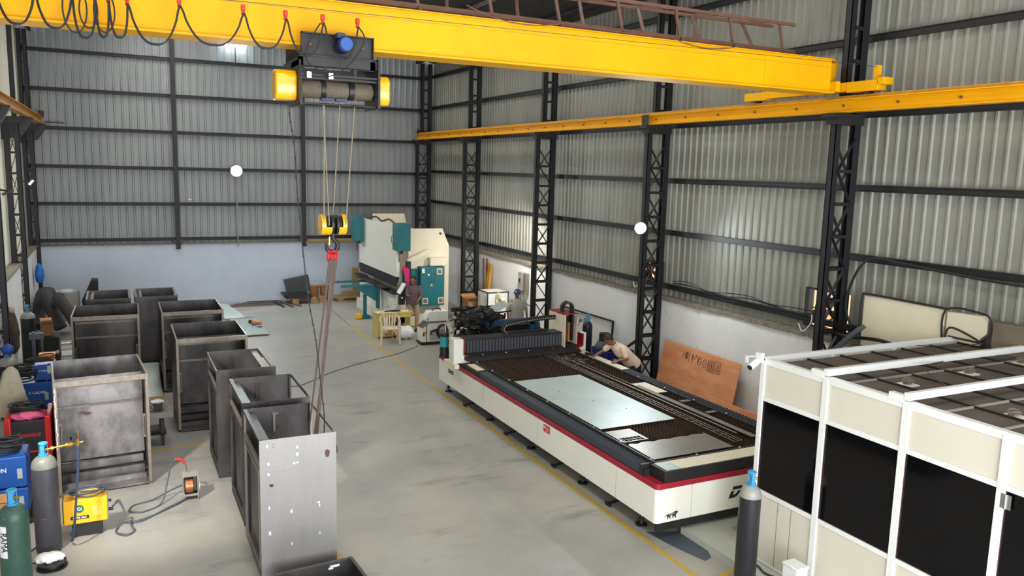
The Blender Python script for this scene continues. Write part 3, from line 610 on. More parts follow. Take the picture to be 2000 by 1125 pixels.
# ================================================================ FLOOR MARKS
def fline(name, a, b_, w, m, label):
    p = MB().bar((a[0], a[1], .0015), (b_[0], b_[1], .0015), w, .003); return tag(p.build(name, m, smooth=0), label, 'floor marking', 'painted floor lines')
fline('floor_line', (6.34, 6.9), (6.46, 24.3), .075, M_line, 'long yellow painted line on the floor beside the white laser machine')
fline('floor_line', (.34, 14.67), (1.30, 14.69), .06, M_line, 'short yellow painted line between the two rows of cabinet shells')
fline('floor_line', (2.37, 9.75), (2.50, 9.12), .07, M_line, 'yellow paint streak by the corner of the nearest cabinet shell')
fline('floor_line', (6.3, 7.16), (7.0, 7.3), .07, M_line, 'yellow paint stub at the foot of the cylinder by the cabin')
fline('floor_line', (6.46, 24.3), (6.7, 29.5), .02, M_dk, 'thin dark floor joint running on from the yellow line')
for (a_, b_, l) in (((2.6, 18.2), (7.4, 20.8), 'thin cable on the floor running towards the white welding machine'), ):
    P = [(2.7, 19.0), (3.1, 19.15), (3.35, 18.9), (3.25, 18.3), (3.5, 17.9), (3.9, 18.2), (4.6, 18.9), (5.6, 19.6), (6.6, 20.15), (7.5, 20.9)]
    tag(MB().tube(catmull([(x, y, .008) for x, y in P], 8), .008, 6).build('floor_cable', M_greyc), l, 'cable')
# ================================================================ LASER CUTTING MACHINE
lm = thing('laser_cutting_machine', 'long white laser cutting machine with crimson stripe and black gantry', 'laser cutter', (7.9, 12.4, 0))
X0, X1, Y0, Y1 = 6.40, 9.42, 8.30, 16.45
part('body_panel', MB().prism([(X0+.06, Y0), (X1-.06, Y0), (X1, Y0+.06), (X1, Y1), (X0, Y1), (X0, Y0+.06), (X0+.005, Y0+.037), (X0+.018, Y0+.018), (X0+.037, Y0+.005)], 'z', .27, .755), M_white, lm, bevel=.004)
st = MB(); st.prism([(X0+.058, Y0-.004), (X1-.058, Y0-.004), (X1+.004, Y0+.058), (X1+.004, Y1+.004), (X0-.004, Y1+.004), (X0-.004, Y0+.058), (X0+.001, Y0+.034), (X0+.014, Y0+.014), (X0+.034, Y0+.001)], 'z', .755, .835)
part('red_stripe', st, M_crim, lm, bevel=.003)
part('seam', MB().box(6.398, 6.401, 9.27, 9.274, .27, .755).box(6.398, 6.401, 11.7, 11.704, .27, .755).box(6.398, 6.401, 14.0, 14.004, .27, .755).box(7.0, 7.004, 8.298, 8.301, .27, .755), M_cylsh, lm)
part('chassis', MB().box(X0+.22, X1-.2, Y0+.5, Y1-.1, .16, .27).box(X0+.06, X1-.06, Y0+.03, Y0+.09, .14, .27), M_blk, lm)
# black upper deck, hollow in the middle
dk = MB().box(X0+.03, X0+.22, Y0+.345, Y1-.02, .835, .93).box(X1-.25, X1-.03, Y0+.345, Y1-.02, .835, .93).box(X0+.22, X1-.25, Y1-1.1, Y1-.02, .835, .93)
part('upper_deck', dk, M_blk, lm)
part('end_table', MB().box(X0+.13, X1-.08, Y0+.012, Y0+.34, .835, .996), M_blk, lm, bevel=.006)
part('end_table_top', MB().box(X0+.18, X0+.42, Y0+.04, Y0+.33, .996, 1.002), M_galv, lm)
part('end_table_top', MB().box(X0+.42, X1-.16, Y0+.04, Y0+.33, .996, 1.001), M_cream, lm)
part('paper_scrap', MB().ell((X0+.33, Y0+.15, 1.005), (.03, .02, .006), 8, 5), M_plast, lm)
def bellows(xa, xb, ya, yb, z0, z1, pitch=.04):
    b = MB(); n = int((yb-ya)/pitch); P = []
    for i in range(n+1):
        P.append((ya+i*pitch, z1-(.032 if i % 2 else 0)))
    poly = [(ya, z0)]+P+[(ya+n*pitch, z0)]
    b.prism(poly[::-1], 'x', xa, xb); return b
part('rail_bellows', bellows(X0+.02, X0+.20, 8.72, 14.25, .845, .965), M_bell, lm, smooth=0)
part('rail_bellows', bellows(X1-.23, X1-.04, 8.72, 13.3, .845, 1.0), M_bell, lm, smooth=0)
part('bellows_clamp', bx(X0-.0, X0+.21, 8.68, 8.72, .83, .99), M_blk, lm); part('bellows_clamp', bx(X0-.0, X0+.21, 14.25, 14.28, .84, .98), M_blk, lm)
part('cover_plate', MB().box(X0+.05, X0+.22, 14.28, 14.95, .93, .955), M_cream, lm)
part('cover_plate', MB().box(X1-.22, X1-.03, 13.3, 15.05, .93, .99), M_cream, lm)
# bed
part('bed_frame', MB().box(6.60, 6.635, 8.66, 15.2, .80, 1.005).box(9.10, 9.135, 8.66, 15.2, .80, 1.005).box(6.60, 9.135, 8.64, 8.675, .80, 1.005).box(6.60, 9.135, 15.05, 15.08, .8, 1.005), M_dk, lm)
part('bed_floor', bx(6.62, 9.12, 8.66, 15.1, .40, .44), M_blk, lm)
for i in range(9):
    y = 8.75+i*.76; part('bolt', MB().lathe([(.02, 1.005), (.02, 1.018), (.008, 1.028)], (6.617, y, 0), 10), M_chrome, lm)
for i in range(7):
    y = 9.2+i*.85; part('bolt', MB().lathe([(.02, 1.005), (.02, 1.018), (.008, 1.028)], (9.118, y, 0), 10), M_chrome, lm)
for x in (7.35, 8.15, 8.9): part('bolt', MB().lathe([(.018, 1.005), (.018, 1.02), (.008, 1.028)], (x, 8.657, 0), 10), M_chrome, lm)
# serrated slats
n = 40; poly = [(6.64, .80)]
for i in range(n):
    xx = 6.64+i*(9.09-6.64)/n; poly += [(xx, .935), (xx+.03, 1.0)]
poly += [(9.09, .935), (9.09, .80)]
first = None
for i in range(68):
    y = 8.71+i*.094
    if first is None: first = part('slat', MB().prism(poly[::-1], 'y', y-.0035, y+.0035), M_slat, lm, smooth=0)
    else:
        o = first.copy(); COL.objects.link(o); o.location = first.location+Vector((0, i*.094, 0))
# sheets lying on the bed
def flat(name, label, x0, x1, y0, y1, m, z=1.003, th=.006, cat='metal plate', notch=False):
    b = MB()
    if notch:
        pts = [(x0, y0), (x1, y0), (x1, y1)]; k = 14
        for i in range(k): 
            xx = x1-(x1-x0)*(i+.5)/k; pts.append((xx, y1-(.025*random.random() if i % 3 else .05)))
        pts.append((x0, y1-.05)); b.prism(pts, 'z', z, z+th)
    else: b.box(x0, x1, y0, y1, z, z+th)
    return tag(b.build(name, m, smooth=0), label, cat, 'plates on the cutting bed')
o = flat('metal_plate', 'large pale galvanised plate lying on the laser cutting bed', 6.67, 8.12, 10.16, 13.2, M_galv)
for q in ((7.12, 12.26), (7.39, 11.53), (7.68, 10.93)):
    pp = bx(q[0]-.015, q[0]+.02, q[1]-.015, q[1]+.012, 1.009, 1.0098).build('burn_hole', M_blk, o, smooth=0)
flat('metal_plate', 'bare grey plate with ragged edge at the near end of the cutting bed', 6.66, 8.10, 8.74, 9.42, M_mild, notch=True)
b = MB().box(6.66, 7.12, 9.68, 10.02, 1.003, 1.007).box(6.66, 6.69, 9.52, 9.68, 1.003, 1.007).box(7.06, 7.12, 9.52, 9.68, 1.003, 1.007).box(6.66, 7.12, 9.5, 9.525, 1.003, 1.007).box(6.69, 7.06, 9.59, 9.60, 1.003, 1.007)
for i in range(5): b.box(6.72+i*.07, 6.728+i*.07, 9.525, 9.68, 1.003, 1.007)
tag(b.build('cut_plate', M_mild, smooth=0), 'small square plate with cut slots between the two big bed plates', 'metal plate', 'plates on the cutting bed')
# skeleton of a cut sheet along the right of the bed
sk = thing('sheet_skeleton', 'long leftover steel lattice strip down the right of the cutting bed', 'scrap sheet', (8.6, 11.9, 1.0))
b = MB()
for x in (8.28, 8.36, 8.43): b.box(x-.008, x+.008, 8.9, 14.9, 1.003, 1.007)
y = 8.9
while y < 14.85: b.box(8.28, 8.43, y, y+.012, 1.003, 1.007); y += .17
y = 12.4
while y < 14.4:
    b.bar((8.28, y, 1.005), (8.43, y+.17, 1.005), .01, .004).bar((8.43, y, 1.005), (8.28, y+.17, 1.005), .01, .004); y += .17
part('ladder_strip', b, M_mild, sk, smooth=0)
part('edge_strip', MB().box(8.56, 8.60, 9.2, 14.6, 1.003, 1.007).box(8.68, 8.70, 9.6, 14.6, 1.003, 1.007), M_mild, sk, smooth=0)
part('edge_strip', MB().box(8.66, 8.78, 8.95, 12.1, 1.009, 1.013), M_mild, sk, smooth=0)
b = MB().box(8.50, 9.0, 14.28, 14.30, 1.003, 1.008).box(8.50, 8.52, 14.3, 15.0, 1.003, 1.008)
random.seed(3)
for k in range(26):
    x, y = 8.40+.55*random.random(), 13.9+.9*random.random(); a = random.random()*3
    b.bar((x, y, 1.006), (x+.12*math.cos(a), y+.12*math.sin(a), 1.006), .02, .004)
part('offcut_web', b, M_mild, sk, smooth=0)
part('loose_plate', bx(8.70, 9.02, 11.55, 12.25, 1.003, 1.008), M_cream, sk)
for y in (10.2, 10.9): part('loose_plate', bx(8.85, 9.05, y, y+.09, 1.003, 1.008), M_mild, sk)
# gantry
gy = 15.15
P = [(6.22, .93), (6.60, .93), (6.60, 1.04), (6.44, 1.10), (6.44, 1.44), (6.22, 1.46)]
gt = part('gantry_leg', MB().prism(P[::-1], 'y', gy, gy+.26), M_white, lm, bevel=.006)
part('gantry_leg_trim', MB().prism([(6.60, 1.04), (6.60, 1.065), (6.46, 1.125), (6.46, 1.44), (6.44, 1.44), (6.44, 1.10)], 'y', gy-.005, gy+.26), M_crim, gt)
part('gantry_foot', bx(6.20, 6.30, gy-.12, gy+.5, .85, .93), M_cream, gt)
b = MB(); nb = 66; P = [(6.46, gy+.22)]
for i in range(nb+1): P.append((6.46+(8.92-6.46)*i/nb, gy+.10+(.02 if i % 2 else 0)))
P += [(8.92, gy+.22)]
part('beam_bellows', MB().prism(P, 'z', 1.12, 1.40), mat('bellows_dark', (44, 48, 54), .5), lm, smooth=0)
part('gantry_beam', MB().box(6.44, 9.0, gy+.22, gy+.44, 1.02, 1.38).box(6.46, 8.95, gy+.10, gy+.46, 1.38, 1.42), M_blk, lm)
part('beam_apron', MB().prism([(gy-.18, 1.0), (gy+.2, 1.0), (gy+.2, 1.12), (gy+.10, 1.12)], 'x', 6.46, 9.25), M_dk, lm)
for x in (6.9, 7.45, 8.0, 8.6): part('bolt', MB().cyl((x, gy-.03, 1.03), (x, gy+.02, 1.08), .016, 8), M_chrome, lm)
hd = part('cutting_head_box', MB().box(8.88, 8.90, gy-.02, gy+.72, 1.09, 1.82).box(9.235, 9.25, gy+.05, gy+.72, 1.12, 1.76).box(8.9, 9.235, gy+.5, gy+.72, 1.1, 1.78), M_cream, lm, label='cream cutting head box')
part('head_top', MB().box(8.87, 9.24, gy+.02, gy+.73, 1.82, 1.835), M_crim, hd, label='crimson lid')
part('head_slide', MB().box(8.92, 9.0, gy+.12, gy+.5, 1.02, 1.72).box(9.02, 9.22, gy+.30, gy+.48, 1.05, 1.7), M_dk, hd)
part('amber_side', MB().box(9.10, 9.23, gy+.2, gy+.29, 1.16, 1.6), M_ply, hd, label='amber brown inner plate')
# chain arching over the head
def chain(path, wdt, hgt, up):
    b = MB(); 
    for i in range(len(path)-1):
        p, q = Vector(path[i]), Vector(path[i+1]); d = (q-p)*.46; m_ = (p+q)/2; b.bar(m_-d, m_+d, wdt, hgt, up=up)
    return b
arc = [(8.98, gy+.3, 1.83), (8.98, gy+.3, 1.89), (8.98, gy+.3, 1.94)]+[(9.07-.09*math.cos(a), gy+.3-.12*(1-math.cos(a))/2, 1.97+.09*math.sin(a)) for a in [PI*k/10 for k in range(11)]]+[(9.16, gy+.18, 1.97-.06*k) for k in range(1, 14)]
part('energy_chain', chain(arc, .055, .11, (0, 1, 0)), M_blk, lm, label='black cable chain arched over the cutting head')
# long chain along the beam
cy_ = gy+.40; P = [(8.86-.055*k, cy_, 1.71-.0002*k*k) for k in range(22)]
x_e, z_e = P[-1][0], P[-1][2]
P += [(x_e-.15*math.sin(a)*1.0, cy_, z_e-.105+.105*math.cos(a)) for a in [PI*k/9 for k in range(1, 10)]]
P += [(P[-1][0]+.055*k, cy_, P[-1][2]) for k in range(1, 18)]
ec = part('energy_chain', chain(P, .10, .05, (0, 1, 0)), M_blk, lm, label='black cable chain with pale dots lying over the beam')
for p in P: part('link_pin', MB().cyl((p[0], cy_-.056, p[2]), (p[0], cy_-.048, p[2]), .009, 8), M_cream, ec)
part('right_end_cover', MB().prism([(9.16, .93), (9.42, .93), (9.42, 1.40), (9.27, 1.44), (9.27, 1.40), (9.36, 1.38), (9.36, 1.10), (9.16, 1.02)], 'y', gy-.05, gy+.55), M_white, lm)
part('right_end_trim', MB().prism([(9.16, 1.02), (9.36, 1.10), (9.36, 1.38), (9.335, 1.38), (9.335, 1.12), (9.16, 1.05)], 'y', gy-.055, gy+.5), M_crim, lm)
bl = part('blower', MB().lathe([(.10, .835), (.10, 1.06), (.092, 1.07)], (6.43, 16.22, 0), 24), M_blk, lm)
part('blower_ring', MB().lathe([(.094, 1.07), (.094, 1.30)], (6.43, 16.22, 0), 24), mat('teal_ring', (40, 160, 170), .4), bl, label='turquoise ring')
part('blower_cap', MB().lathe([(.10, 1.30), (.104, 1.33), (.10, 1.37), (.04, 1.38)], (6.43, 16.22, 0), 24), M_blk, bl); part('blower_pipe', MB().cyl((6.45, 16.22, 1.38), (6.45, 16.22, 1.54), .03, 16), M_chrome, bl)
# jack feet
for i, (x, y) in enumerate(((6.58, 16.3), (6.58, 14.05), (6.58, 12.27), (6.6, 10.5), (6.58, 8.85))):
    f = part('jack_foot', MB().lathe([(.085, 0), (.085, .02), (.03, .035), (.022, .05), (.022, .27)], (x, y, 0), 18), M_blk, lm)
    part('foot_nut', MB().lathe([(.042, .08), (.042, .11)], (x, y, 0), 6), M_dk, f)
for (x, y) in ((6.47, 15.1), (6.47, 13.1), (6.5, 11.3), (6.5, 9.6)): part('jack_handle', MB().bar((x, y, .03), (x+.3, y+.03, .05), .03, .03).bar((x, y-.07, .025), (x, y+.07, .025), .035, .04), M_blk, lm)
# lettering
def letterD(x, z, s, y):
    """slanted two-piece D emblem drawn on the front panel"""
    sh = lambda u, w: (x+(u+w*.35)*s, z+w*s)
    top = [sh(0, .72), sh(.95, .72), sh(1.0, .85), sh(.95, 1.0), sh(0, 1.0)]
    low = [sh(-.12, 0), sh(.45, 0), sh(.72, .08), sh(.9, .3), sh(.98, .6), sh(.68, .6), sh(.62, .4), sh(.5, .3), sh(.22, .28), sh(.26, .6), sh(-.06, .6)]
    return [MB().prism(top, 'y', y-.003, y), MB().prism(low, 'y', y-.003, y)]
for q in letterD(7.69, .43, .17, 8.3): part('logo', q, M_blk, lm, smooth=0)
text('logo', 'NS', .24, M_blk, lm, (8.13, 8.298, .515), (1, 0, 0), (0, 0, 1), shear=.3, sx=1.15, bold=.006)
text('logo', 'DNS', .125, M_blk, lm, (6.397, 15.75, .60), (0, -1, 0), (0, 0, 1), shear=.25, sx=1.25, bold=.004)
part('label_plate', bx(6.395, 6.399, 11.28, 11.50, .60, .72), M_red, lm, label='small red label with white print')
for k in range(3): part('label_print', bx(6.392, 6.395, 11.31, 11.42, .625+k*.027, .632+k*.027), M_plast, lm)
part('label_print', bx(6.392, 6.395, 11.44, 11.48, .66, .70), M_plast, lm)
# lion emblem made of gear-like segments
lp = [(0,.30),(.05,.45),(.12,.50),(.3,.52),(.5,.54),(.62,.62),(.72,.70),(.84,.72),(.93,.66),(1.0,.60),(.97,.50),(.88,.46),(.86,.36),(.80,.28),(.84,.14),(.86,.02),(.78,.0),(.74,.12),(.66,.26),(.62,.14),(.64,.0),(.56,.0),(.54,.16),(.5,.30),(.36,.30),(.34,.16),(.4,.04),(.34,.0),(.26,.12),(.22,.24),(.16,.12),(.2,.0),(.12,.0),(.08,.14),(.1,.26),(.08,.36)]
part('lion_emblem', MB().prism([(6.58+u*.2, .315+w*.135) for u, w in lp], 'y', 8.297, 8.3), M_dk, lm, smooth=0)
part('lion_emblem', MB().tube([(6.60, 8.297, .37), (6.57, 8.297, .38), (6.555, 8.297, .365), (6.56, 8.297, .345)], .003, 5), M_dk, lm)
for u, w in ((.3, .42), (.48, .42), (.66, .5)): part('lion_emblem', MB().cyl((6.58+u*.2, 8.295, .315+w*.135), (6.58+u*.2, 8.2972, .315+w*.135), .008, 10), M_white, lm)
# mat and pale slab at the machine end
tag(MB().prism([(6.5, 8.62), (7.03, 8.42), (7.0, 7.95), (6.85, 7.66), (6.72, 7.62), (6.60, 8.05)][::-1], 'z', 0, .008).build('rubber_mat', M_greyc, smooth=0), 'dark grey sheet scrap lying under the front corner of the laser machine', 'mat')
tag(MB().box(6.93, 9.4, 7.62, 8.40, 0, .10).box(6.93, 7.20, 5.0, 7.62, 0, .10).build('base_slab', mat('pale_slab', (176, 180, 168), .7, c2=(150, 152, 140), scale=2)), 'pale low concrete slab under the cabin edge and machine front', 'slab')
tag(bx(7.55, 7.80, 7.86, 8.06, .10, .13).build('bracket_plate', mat('tan_plate', (150, 136, 116), .6)), 'tan flat bracket lying on the pale slab behind the cylinder', 'bracket')
# ================================================================ CABIN
cbn = thing('office_cabin', 'white aluminium framed cabin with tinted glass and flat tiled roof', 'cabin', (9.2, 5.6, 0))
cx, cyb, ct = 7.30, 7.47, 2.70; c_end = 1.0
ys = [cyb-.035, 6.43, 5.37, 4.31, 3.25, 2.2, 1.05]
fr = .05
part('corner_post', bx(cx-.01, cx+.06, cyb-.07, cyb, .0, ct+.03), M_alu, cbn, bevel=.003)
for y in ys[1:]: part('mullion', bx(cx-.012, cx+.05, y-.04, y+.04, 0, ct), M_alu, cbn, bevel=.003)
for a, b_ in zip(ys[:-1], ys[1:]):
    ya, yb = b_+.04, a-(.035 if a == ys[0] else .04)
    for z in (.95, 2.17, ct-.06, 0.02): part('transom', bx(cx-.006, cx+.045, ya, yb, z, z+.055), M_alu, cbn, bevel=.002)
    part('upper_panel', bx(cx+.012, cx+.03, ya, yb, 2.225, ct-.06), M_pan, cbn); part('lower_panel', bx(cx+.012, cx+.03, ya, yb, .075, .95), M_pan, cbn)
    part('glass_pane', bx(cx+.016, cx+.024, ya, yb, 1.005, 2.17), M_tint, cbn)
    part('glazing_gasket', MB().box(cx+.008, cx+.016, ya, yb, 1.005, 1.011).box(cx+.008, cx+.016, ya, yb, 2.164, 2.17).box(cx+.008, cx+.016, ya, ya+.006, 1.005, 2.17).box(cx+.008, cx+.016, yb-.006, yb, 1.005, 2.17), M_rdab, cbn)
part('hinge', MB().cyl((cx-.02, 4.25, 2.0), (cx-.02, 4.25, 2.14), .014, 10).box(cx-.014, cx-.008, 4.2, 4.3, 2.0, 2.14), M_chrome, cbn)
part('seam', MB().box(cx+.010, cx+.013, 7.02, 7.024, .08, .95).box(cx+.010, cx+.013, 6.80, 6.804, .08, .95), M_dk, cbn)
# end wall towards the laser machine
part('end_panel', bx(cx+.06, 10.98, cyb-.04, cyb-.015, .1, ct-.02), M_pan, cbn); part('end_rail', bx(cx+.05, 11.0, cyb-.06, cyb, ct-.03, ct+.03), M_alu, cbn)
part('end_rail', bx(cx+.05, 10.98, cyb-.06, cyb-.005, .95, 1.0), M_alu, cbn)
for x in (8.5, 9.7): part('mullion', bx(x-.03, x+.03, cyb-.055, cyb-.005, 1.0, ct-.03), M_alu, cbn)
# roof
part('front_rail', bx(cx-.01, cx+.07, c_end, cyb, ct-.01, ct+.02), M_alu, cbn)
rf = part('roof_tiles', bx(cx+.12, 11.05, c_end, cyb-.08, ct-.12, ct-.06), M_tile, cbn)
part('dark_gutter', MB().box(cx+.07, cx+.13, c_end, cyb-.06, ct-.12, ct-.01), M_dk, cbn)
gb = MB()
for k in range(7): gb.box(7.42+k*.6-.012, 7.42+k*.6+.012, c_end, cyb-.08, ct-.06, ct-.035)
part('tile_grid', gb, M_dk, rf); gb = MB()
for k in range(11): gb.box(cx+.12, 11.05, cyb-.55-k*.6-.012, cyb-.55-k*.6+.012, ct-.06, ct-.04)
part('tile_grid', gb, mat('grid_grey', (150, 144, 134), .5), rf); 
for x, y in ((8.16, 6.02), (9.38, 6.10), (10.6, 6.2), (8.1, 4.75), (9.35, 4.85)):
    d = part('downlight_box', MB().box(x-.09, x+.09, y-.09, y+.09, ct-.06, ct-.045), M_plast, rf, label='white downlight plate seen from above')
    part('wire_tangle', MB().tube(catmull([(x-.05, y, ct-.04), (x-.02, y+.05, ct-.0), (x+.05, y+.02, ct+.01), (x+.04, y-.05, ct-.01), (x-.02, y-.03, ct+.005), (x-.06, y+.03, ct-.02)], 5), .01, 6).box(x-.04, x+.04, y-.03, y+.03, ct-.045, ct-.02), mat('grey_brown_cable', (118, 104, 88), .7), d)
for y in (6.43, 5.37):
    part('roof_beam', MB().box(cx-.015, 11.0, y-.03, y+.03, ct+.03, ct+.11), M_alu, cbn, bevel=.002, label='long white roof beam')
    part('beam_end', MB().box(cx-.02, cx+.05, y+.04, y+.21, ct-.0, ct+.075), M_alu, cbn)
for k, (xa, xb) in enumerate(((8.0, 8.9), (8.7, 10.2), (9.6, 10.9))): part('suspension_wire', MB().tube(sag((xa, 5.4+k*.8, ct+.1), (xb, 6.4+k*.3, ct+.02), .03), .006, 5), M_dk, cbn)
# camera and bulkhead on the cabin corner
t = thing('security_camera', 'white bullet security camera on the cabin corner', 'security camera', (cx-.03, cyb+.0, ct+.02))
part('housing', MB().cyl((cx-.06, cyb+.02, 2.66), (cx-.19, cyb+.0, 2.60), .042, 20), M_alu, t, bevel=.004)
part('lens_face', MB().cyl((cx-.185, cyb+.0, 2.603), (cx-.197, cyb-.002, 2.597), .036, 20), M_blk, t)
part('mount', MB().box(cx-.06, cx-.01, cyb-.05, cyb+.05, 2.66, 2.78).cyl((cx-.04, cyb+.0, 2.66), (cx-.08, cyb+.01, 2.68), .02, 12), M_alu, t)
part('visor', MB().box(cx-.17, cx-.05, cyb+.06, cyb+.11, 2.72, 2.728).box(cx-.175, cx-.168, cyb+.06, cyb+.11, 2.64, 2.73), M_alu, t)
# gas cylinders
def cylinder(label, x, y, h, r, body, shoulder, valve='guard', name='gas_cylinder', shoulder_h=.15, vm=None):
    t = thing(name, label, 'gas cylinder', (x, y, 0), 0, 'gas cylinders'); vm = vm or M_bluev
    hs_ = h-.16
    part('body', MB().lathe([(r*.9, 0), (r, .03), (r, hs_-shoulder_h)], (x, y, 0), 32), body, t)
    prof = [(r, hs_-shoulder_h)]+[(r*math.cos(a)**.8 if a < 1.5 else .03, hs_-shoulder_h+shoulder_h*math.sin(a)) for a in [k*.157 for k in range(1, 10)]]+[(.035, hs_+.01)]
    part('shoulder', MB().lathe(prof, (x, y, 0), 32), shoulder, t)
    v = part('valve', MB().lathe([(.035, hs_), (.03, hs_+.03), (.022, hs_+.05), (.022, hs_+.1), (.035, hs_+.12), (.035, hs_+.16)], (x, y, 0), 14), vm, t, label='blue valve')
    part('valve_outlet', MB().cyl((x, y, hs_+.07), (x+.07, y-.02, hs_+.07), .016, 12), M_brass, v)
    if valve == 'guard':
        b = MB()
        for a in (0.3, 2.4, 4.5): b.bar((x+.042*math.cos(a), y+.042*math.sin(a), hs_-.005), (x+.042*math.cos(a), y+.042*math.sin(a), hs_+.15), .045, .006, up=(math.cos(a), math.sin(a), 0))
        b.tube([(x+.044*math.cos(2*PI*k/20), y+.044*math.sin(2*PI*k/20), hs_+.155) for k in range(20)], .012, 8, closed=True).lathe([(.055, hs_-.02), (.06, hs_+.015)], (x, y, 0), 20)
        part('valve_guard', b, vm, t)
    return t
c1 = cylinder('dark grey gas cylinder with blue valve beside the small yellow welder', -.95, 11.25, 1.44, .148, M_cylgrey, mat('dull_shoulder', (116, 118, 108), .45, c2=(90, 92, 86), scale=9))
c2_ = cylinder('green gas cylinder with pale printed label at the bottom left', -1.14, 9.72, 1.44, .148, M_cylgrn, M_cylgrn)
c3 = cylinder('black gas cylinder with silver shoulder standing by the cabin corner', 6.77, 6.95, 1.46, .13, M_cylblk, M_cylsh)
c4 = cylinder('black gas cylinder with silver shoulder beside the torn brown carton at left', -2.03, 22.3, 1.44, .16, M_cylblk, M_cylsh)
c5 = cylinder('black gas cylinder at the left edge under a blue bag', -1.98, 17.6, 1.36, .17, M_cylblk, M_cylsh)
c6 = cylinder('black gas cylinder with gauges behind the laser machine', 10.45, 16.7, 1.47, .125, M_cylblk, M_cylblk)
part('regulator', MB().cyl((10.33, 16.6, 1.33), (10.12, 16.55, 1.33), .012, 10).cyl((10.24, 16.53, 1.40), (10.24, 16.5, 1.40), .04, 18).cyl((10.12, 16.53, 1.38), (10.12, 16.5, 1.38), .04, 18), M_chrome, c6)
part('gas_hose', MB().tube(catmull([(10.12, 16.55, 1.33), (10.03, 16.5, 1.2), (10.0, 16.5, .8), (10.0, 16.5, .2)], 6), .008, 6), M_rub, c6)
part('label_sheet', MB().add([(-1.14-.149*math.cos(a), 9.72-.149*math.sin(a), z) for z in (.72, 1.08) for a in [.45+.12*k for k in range(7)]], [(i, i+1, i+8, i+7) for i in range(6)]), M_plast, c2_, label='white printed label')
text('label_print', 'RAMA', .11, M_dk, c2_, (-1.228, 9.597, .90), (0, 0, -1), (.80, -.58, 0), thick=.004, sx=.75)
# regulator with gauges on the front cylinder
rg = part('regulator', MB().cyl((-.92, 11.22, 1.36), (-.50, 11.18, 1.42), .012, 10), M_brass, c1, label='brass regulator with two black gauges')
part('gauge', MB().cyl((-.66, 11.16, 1.50), (-.66, 11.12, 1.50), .04, 18).cyl((-.60, 11.16, 1.50), (-.60, 11.12, 1.50), .04, 18), M_blk, rg)
part('brass_fitting', MB().lathe([(.024, -.86), (.024, -.83)], (0, 11.21, 1.37), 6, 'x').lathe([(.026, -.70), (.03, -.66), (.026, -.62)], (0, 11.19, 1.40), 8, 'x').cyl((-.56, 11.18, 1.36), (-.56, 11.18, 1.46), .02, 8).cyl((-.55, 11.18, 1.43), (-.55, 11.18, 1.58), .006, 6), M_brass, rg)
part('gas_hose', MB().tube(catmull([(-.56, 11.17, 1.38), (-.57, 11.16, 1.1), (-.60, 11.15, .8), (-.64, 11.15, .4), (-.68, 11.22, .12), (-.70, 11.35, .04)], 7), .015, 8), mat('blue_hose', (44, 62, 84), .5), c1)
# ================================================================ PRESS BRAKE
pb = thing('press_brake', 'large cream press brake with teal covers in the far corner', 'press brake', (8.3, 25.4, 0))
def sideframe(ya, yb, x0=8.12, up=0):
    P = [(x0, 0.02), (9.48, .02), (9.48, 2.55), (9.25, 3.10+up), (x0+.02, 3.10+up), (x0, 3.06+up), (x0, 1.72), (8.65, 1.6), (8.65, 1.2), (x0, 1.1)]
    return MB().prism(P[::-1], 'y', ya, yb)
part('side_frame', sideframe(23.62, 23.72), M_cream, pb, bevel=.008); part('side_frame', sideframe(27.4, 27.5, up=.24), M_cream, pb, bevel=.008)
for y in (23.61, 27.39): part('lifting_eye', MB().cyl((9.18, y, 2.94), (9.18, y+.02, 2.94), .04, 16), M_dk, pb)
part('ram', MB().prism([(23.5, 3.22), (27.65, 3.18), (27.65, 1.62), (23.5, 1.62)], 'x', 7.68, 7.80), M_white, pb, bevel=.006)
part('ram_foot', bx(7.70, 7.78, 23.5, 27.65, 1.50, 1.62), M_blk, pb)
n = 30
tb = MB()
for i in range(n):
    y = 23.55+i*.136; tb.box(7.66, 7.76, y, y+.105, 1.42, 1.58).box(7.70, 7.73, y, y+.13, 1.30, 1.44)
part('upper_tooling', tb, M_dk, pb)
part('bed', MB().box(7.70, 8.12, 23.5, 27.65, .12, 1.06), M_white, pb, bevel=.006); part('bed_base', MB().box(7.58, 8.1, 23.5, 27.65, .0, .34), M_white, pb)
part('lower_tooling', MB().box(7.60, 7.9, 23.5, 27.65, 1.06, 1.12).box(7.70, 7.80, 23.52, 27.6, 1.12, 1.17), M_dk, pb)
for z in (.30, .42, .54, .66, .78): part('bolt', MB().cyl((7.69, 23.62, z+.2), (7.70, 23.62, z+.2), .018, 8), M_blk, pb)
part('rear_box', MB().box(7.8, 9.2, 23.72, 27.39, 2.4, 2.9).box(8.12, 9.2, 23.72, 27.39, .1, .9), M_cream, pb)
